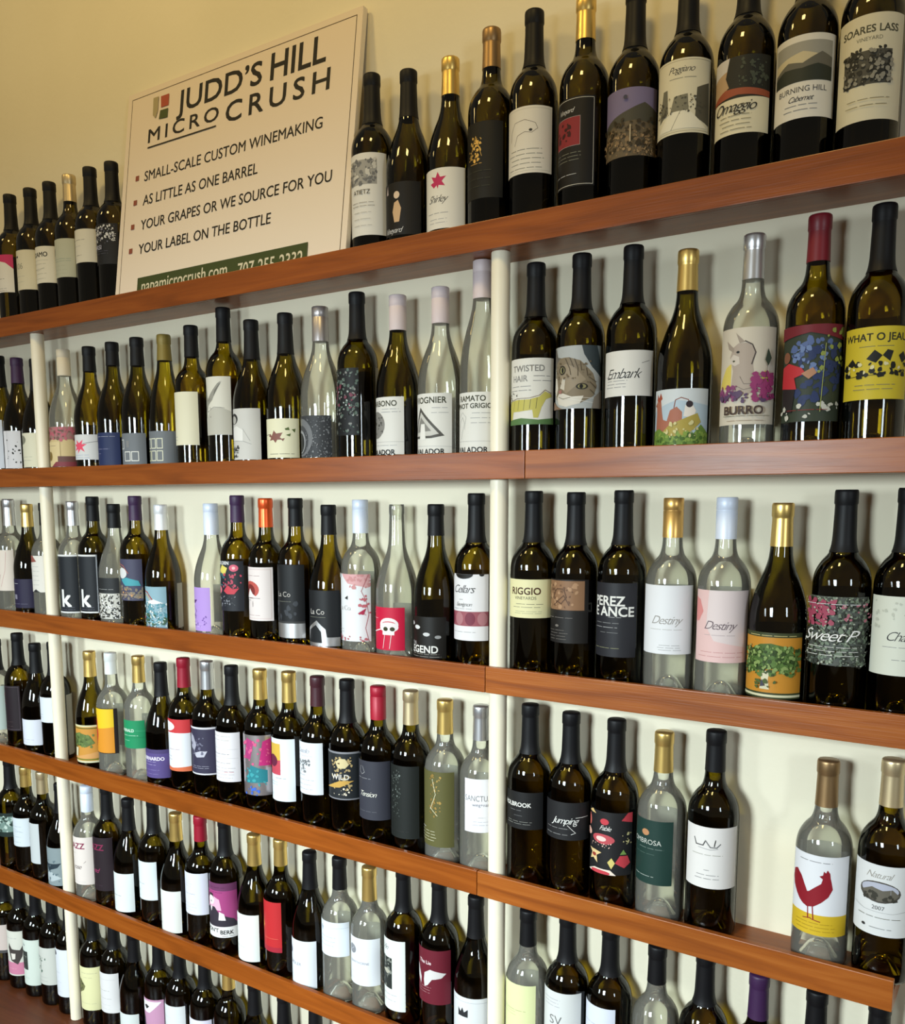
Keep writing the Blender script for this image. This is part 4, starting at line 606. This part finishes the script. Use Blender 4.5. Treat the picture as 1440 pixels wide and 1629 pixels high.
(4, -1.6496, 0.2937, 'bur', 'dk', 'gold', 0.066, (0.0137, 0.116, -80.2, 57.8), 'fifth right of left post', 'gold-capped sloping bottle, plain white label', 'e4e4de', 'N 191 10 ccc 1 3 .2 .7 .4 .95;D 1 0.5 0.5 0.30 0.50 888;L .4 aaa .2,.5 .3,.5;D 2 .1 .2 .2 .4 bbb'),
(4, -1.5647, 0.3041, 'bdx', 'dk', 'red', 0.0585, (0.0802, 0.1791, -69.8, 68.2), 'sixth right of left post', 'red-capped bottle, pale lilac label', 'dddfec', 'D 3 .68 .8 .2 .6 bbc;D 1 0.5 0.5 0.30 0.70 889;D 1 .5 .5 .1 .45 aab;D 3 .1 .26 .2 .7 bbc'),
(4, -1.4845, 0.315, 'bdx', 'dk', 'black', 0.085, (0.0486, 0.1755, -54.6, 83.4), 'seventh right of left post', 'dark bottle, magenta label with person in black suit', 'a8457f', "R 0 .86 1 1 6f3a60;D 1 0.92 0.92 0.15 0.75 3a1a30;D 1 0.83 0.83 0.10 0.70 5a1a48;P e6b0c8 .1,.5 .3,.78 .55,.7 .6,.5;P 35303a .08,.2 .1,.46 .2,.56 .42,.56 .54,.44 .9,.34 1,.24 1,.2;E .3 .68 .11 .09 efe4e4;P 35282c .19,.7 .22,.8 .36,.8 .4,.7 .36,.75 .26,.76;E .3 .65 .03 .02 999;P efe4e4 .52,.32 .54,.48 .66,.44 .7,.32;P efe4e4 .26,.56 .34,.56 .3,.46;R 0 0 1 .2 e8e6e4;B .3 .13 8 111 DON'T;B .72 .1 8 111 BERK;D 1 0.03 0.03 0.60 0.90 222"),
(4, -1.393, 0.2964, 'bur', 'dk', 'gold', 0.0687, (0.019, 0.1262, -82, 53.8), 'eighth right of left post', 'gold-capped sloping bottle, white label with brown grapes', 'e6ebe6', 'D 1 0.86 0.86 0.10 0.50 889;N 192 16 8a6860 1.5 4 .14 .42 .32 .7;D 1 .3 .3 .3 .7 aaa;D 1 .1 .1 .2 .4 ccc'),
(4, -1.3138, 0.303, 'bdx', 'dk', 'gold', 0.0577, (0.0626, 0.1748, -82, 41.5), 'ninth right of left post', 'gold-capped bottle, red label with orange flame', 'c02c30', 'P e8943c .2,.36 .16,.5 .24,.58 .3,.68 .36,.58 .44,.5 .36,.42 .32,.3;L .6 e07a60 .1,.26 .9,.27;R 0 0 1 .1 a82838'),
(4, -1.231, 0.2929, 'bur', 'dk', 'black', 0.078, (0.008, 0.1122, -80.9, 57.1), 'tenth right of left post', 'black sloping bottle, white label with small grey oval', 'e4e9ee', 'E .28 .74 .09 .08 778;T .48 .5 6 778 SADLER;D 2 .14 .22 .2 .6 cdd'),
(4, -1.1494, 0.2996, 'bdx', 'clr', 'black', 0.0664, (0.1019, 0.1746, -70.2, 67.8), 'eleventh right of left post', 'black-capped clear bottle, white label with blue script', 'e4ebf2', 'S .3 .8 7 5a7a9a Fig;L .4 9ab .4,.82 .98,.84;D 3 .3 .55 .2 .7 9ab;D 1 .1 .1 .1 .3 aab'),
(4, -1.0722, 0.2972, 'bdx', 'clr', 'gold', 0.0682, (0.0628, 0.1611, -68.9, 69.1), 'twelfth right of left post', 'gold-capped clear bottle, white label with round emblem', 'e6e9ee', 'E .32 .74 .12 .1 8a8c92;L .6 dde .26,.7 .38,.78;T .5 .48 4.4 889 HAWTHORNE;D 2 .12 .26 .25 .6 ccd'),
(4, -0.9879, 0.315, 'bdx', 'ol', 'black', 0.085, (0.0364, 0.1805, -82, 39.7), 'thirteenth right of left post', 'dark bottle, tall white label with forest picture', 'e4e8e2', 'S .45 .88 10 445 Vin;P 2c312e .1,.3 .1,.74 .66,.74 .66,.3;N 193 24 7d8078 1.5 6 .12 .32 .64 .72;P b3b0a0 .3,.54 .5,.58 .62,.54 .5,.5;D 2 .14 .22 .3 .8 99a'),
(4, -0.9041, 0.315, 'bdx', 'dk', 'black', 0.085, (0.0787, 0.186, -71.0, 67.0), 'fourteenth right of left post', 'dark bottle, maroon label with white wings', '6a1d2c', 'B .42 .76 6 e6d4d4 The_Lie;P d8d4d2 .06,.66 .2,.64 .32,.44 .3,.32 .18,.42 .08,.54;P d8d4d2 .4,.42 .42,.56 .56,.64 .9,.58 .8,.5 .6,.46 .5,.34 .42,.3;D 3 .2 .3 .15 .6 b08a8c'),
(4, -0.8227, 0.2998, 'bur', 'dk', 'black', 0.078, (0.0314, 0.1181, -75.4, 62.6), 'fifteenth right of left post', 'black sloping bottle, white label with black emblem', 'dfe2e4', 'L .5 8890a0 0,.9 1,.9;P 2c2c30 .4,.56 .4,.74 .46,.66 .5,.76 .54,.66 .62,.74 .62,.56;D 2 .2 .3 .3 .7 aaa'),
(4, -0.7142, 0.3017, 'bdx', 'clr', 'black', 0.0647, (0.0796, 0.1767, -82, 49.9), 'first right of right post', 'black-capped clear bottle, pale yellow label', 'e4e8b0', 'D 1 .66 .66 .1 .2 888;D 1 .5 .5 .15 .85 a0a070;D 2 .4 .46 .2 .6 c5c890'),
(4, -0.637, 0.315, 'bdx', 'ol', 'black', 0.085, (0.0843, 0.1863, -73.1, 64.9), 'second right of right post', 'olive bottle, white label with tall lettering', 'dcdedc', 'D 3 .74 .86 .2 .6 99a;T .5 .5 14 777 SV;D 2 .1 .2 .2 .8 aaa'),
(4, -0.5581, 0.315, 'bdx', 'ol', 'black', 0.085, (0.0762, 0.1846, -82, 37.8), 'third right of right post', 'dark bottle, bluish white label cut by frame', 'dde2f0', 'D 2 .5 .7 .2 .6 aab'),
(4, -0.4767, 0.303, 'bdx', 'clr', 'black', 0.063, None, 'fourth right of right post', 'black-capped clear bottle cut by the frame', '-', ''),
(4, -0.3981, 0.315, 'bdx', 'ol', 'black', 0.085, None, 'fifth right of right post', 'olive round-shouldered bottle cut by the frame', '-', ''),
(4, -0.3155, 0.303, 'bdx', 'dk', 'violet', 0.07, None, 'sixth right of right post', 'violet-capped bottle top poking up', '-', ''),
(4, -0.2325, 0.303, 'bdx', 'dk', 'black', 0.085, None, 'seventh right of right post', 'black bottle top poking up', '-', ''),
(4, -0.1488, 0.315, 'bdx', 'dk', 'black', 0.085, None, 'eighth right of right post', 'black bottle neck under the shelf end', '-', ''),
(5, -2.4065, 0.315, 'bdx', 'dk', 'black', 0.085, (0.0858, 0.1698, -69.6, 68.4), 'fifth left of left post', 'dark bottle, pinkish label, frame edge', 'dccdc6', 'R 0 0 1 .1 555;D 2 .3 .6 .3 .7 bba'),
(5, -2.3293, 0.315, 'bdx', 'dk', 'black', 0.085, (0.0405, 0.1722, -61.4, 76.6), 'fourth left of left post', 'dark bottle, white label, animal and pink band', 'e2e2d6', 'R 0 .03 1 .3 d98aa8;D 1 0.84 0.84 0.25 0.75 99a;P 4a4442 .4,.62 .44,.72 .54,.6 .8,.58 .9,.7 .86,.44 .72,.26 .5,.34;P ede6dc .5,.5 .66,.5 .64,.38 .54,.36;P 5a5450 .1,.4 .2,.46 .3,.36 .2,.3;D 1 .16 .16 .2 .7 f0b8cc'),
(5, -2.2521, 0.315, 'bdx', 'dk', 'black', 0.085, (0.0354, 0.1677, -63.6, 74.4), 'third left of left post', 'dark bottle, mint label with dark picture', 'dce6dc', 'S .4 .88 7 556 Vie;P 3a403c .05,.34 .05,.74 .55,.74 .55,.34;N 194 14 7d8078 1.5 5 .08 .36 .5 .7;D 1 .16 .16 .2 .6 9cb'),
(5, -2.1749, 0.315, 'bdx', 'dk', 'black', 0.085, (0.0611, 0.1671, -75.7, 62.3), 'second left of left post', 'dark bottle, grey label with green sprig', 'd2d4cc', 'P 9a9c98 0,.3 0,.8 .2,.7 .25,.4;L 1.4 2f5a48 .5,.3 .5,.75;N 195 16 2f5a48 1.5 4 .3 .36 .7 .78;D 2 .1 .2 .2 .8 aaa'),
(5, -2.0977, 0.315, 'bdx', 'dk', 'black', 0.085, (0.0512, 0.1841, -57.7, 80.3), 'first left of left post', 'dark bottle, white label, half behind post', 'e2e6ec', 'E .2 .9 .14 .06 445;D 3 .1 .5 .2 .5 bbc'),
(5, -1.9928, 0.315, 'bdx', 'dk', 'black', 0.085, (0.0485, 0.1671, -51.7, 86.3), 'first right of left post', 'dark bottle, pale yellow label with fan emblem', 'e6e3b0', 'D 1 0.86 0.86 0.25 0.85 998;D 1 .76 .76 .4 .7 aa8;P 7a7a50 .1,.72 .3,.7 .46,.56 .4,.46 .2,.36;N 196 10 55553a 1.5 4 .14 .42 .4 .66;D 1 .16 .16 .2 .8 bb9'),
(5, -1.9077, 0.315, 'bdx', 'dk', 'black', 0.085, (0.0695, 0.176, -74.1, 63.9), 'second right of left post', 'dark bottle, white label with grey lines', 'e4e2e2', 'D 1 0.56 0.56 0.15 0.75 888;L .4 aaa .05,.84 .9,.84;D 1 .36 .36 .2 .8 aaa;D 2 .1 .2 .1 .8 ccc'),
(5, -1.8285, 0.297, 'bur', 'dk', 'black', 0.078, (0.008, 0.0936, -78.4, 59.6), 'third right of left post', 'black sloping bottle, mint label, frame bottom', 'dce4e0', 'P 333 .4,.4 .5,.5 .6,.4'),
(5, -1.7334, 0.315, 'bdx', 'dk', 'black', 0.085, (0.0597, 0.162, -75.3, 62.7), 'fourth right of left post', 'dark bottle, pink and white label', 'c795b4', 'P f0eef0 .05,.95 .95,.95 .6,.66 .35,.66;P 333 .4,.82 .5,.86 .6,.82 .5,.74;P 2c2838 .05,.1 .05,.56 .25,.66 .4,.5 .45,.1'),
(5, -1.6562, 0.315, 'bdx', 'dk', 'black', 0.085, (0.0702, 0.1704, -74.8, 63.2), 'fifth right of left post', 'dark bottle, plain white label, frame bottom', 'e0e4e4', 'D 2 .5 .7 .3 .6 bcc'),
(5, -1.5689, 0.315, 'bdx', 'dk', 'black', 0.085, (0.0629, 0.1649, -71.1, 66.9), 'sixth right of left post', 'dark bottle, lavender white label, frame bottom', 'e2dff0', 'D 2 .5 .7 .3 .6 bbc'),
(5, -1.4884, 0.315, 'bdx', 'dk', 'gold', 0.063, None, 'seventh right of left post', 'gold-capped bottle, low under the fascia', '-', ''),
(5, -1.4059, 0.297, 'bur', 'dk', 'black', 0.078, None, 'eighth right of left post', 'black bottle neck, low under the fascia', '-', ''),
(5, -1.3152, 0.297, 'bur', 'dk', 'black', 0.078, None, 'ninth right of left post', 'black bottle neck, lower under the fascia', '-', ''),
(5, -1.2236, 0.315, 'bdx', 'dk', 'black', 0.085, None, 'tenth right of left post', 'black cap barely showing under the fascia', '-', ''),
]
for row, X, H, shape, gl, cap, cl, lab, place, look, bgc, ops in BOTTLES:
    make_bottle(X, -0.0425, FLOOR_Z[row]+0.0002, H, shape, gl, cap, cl, lab, bgc, ops, look+', '+place+', '+SHELF_WORDS[row], GROUPS[row])
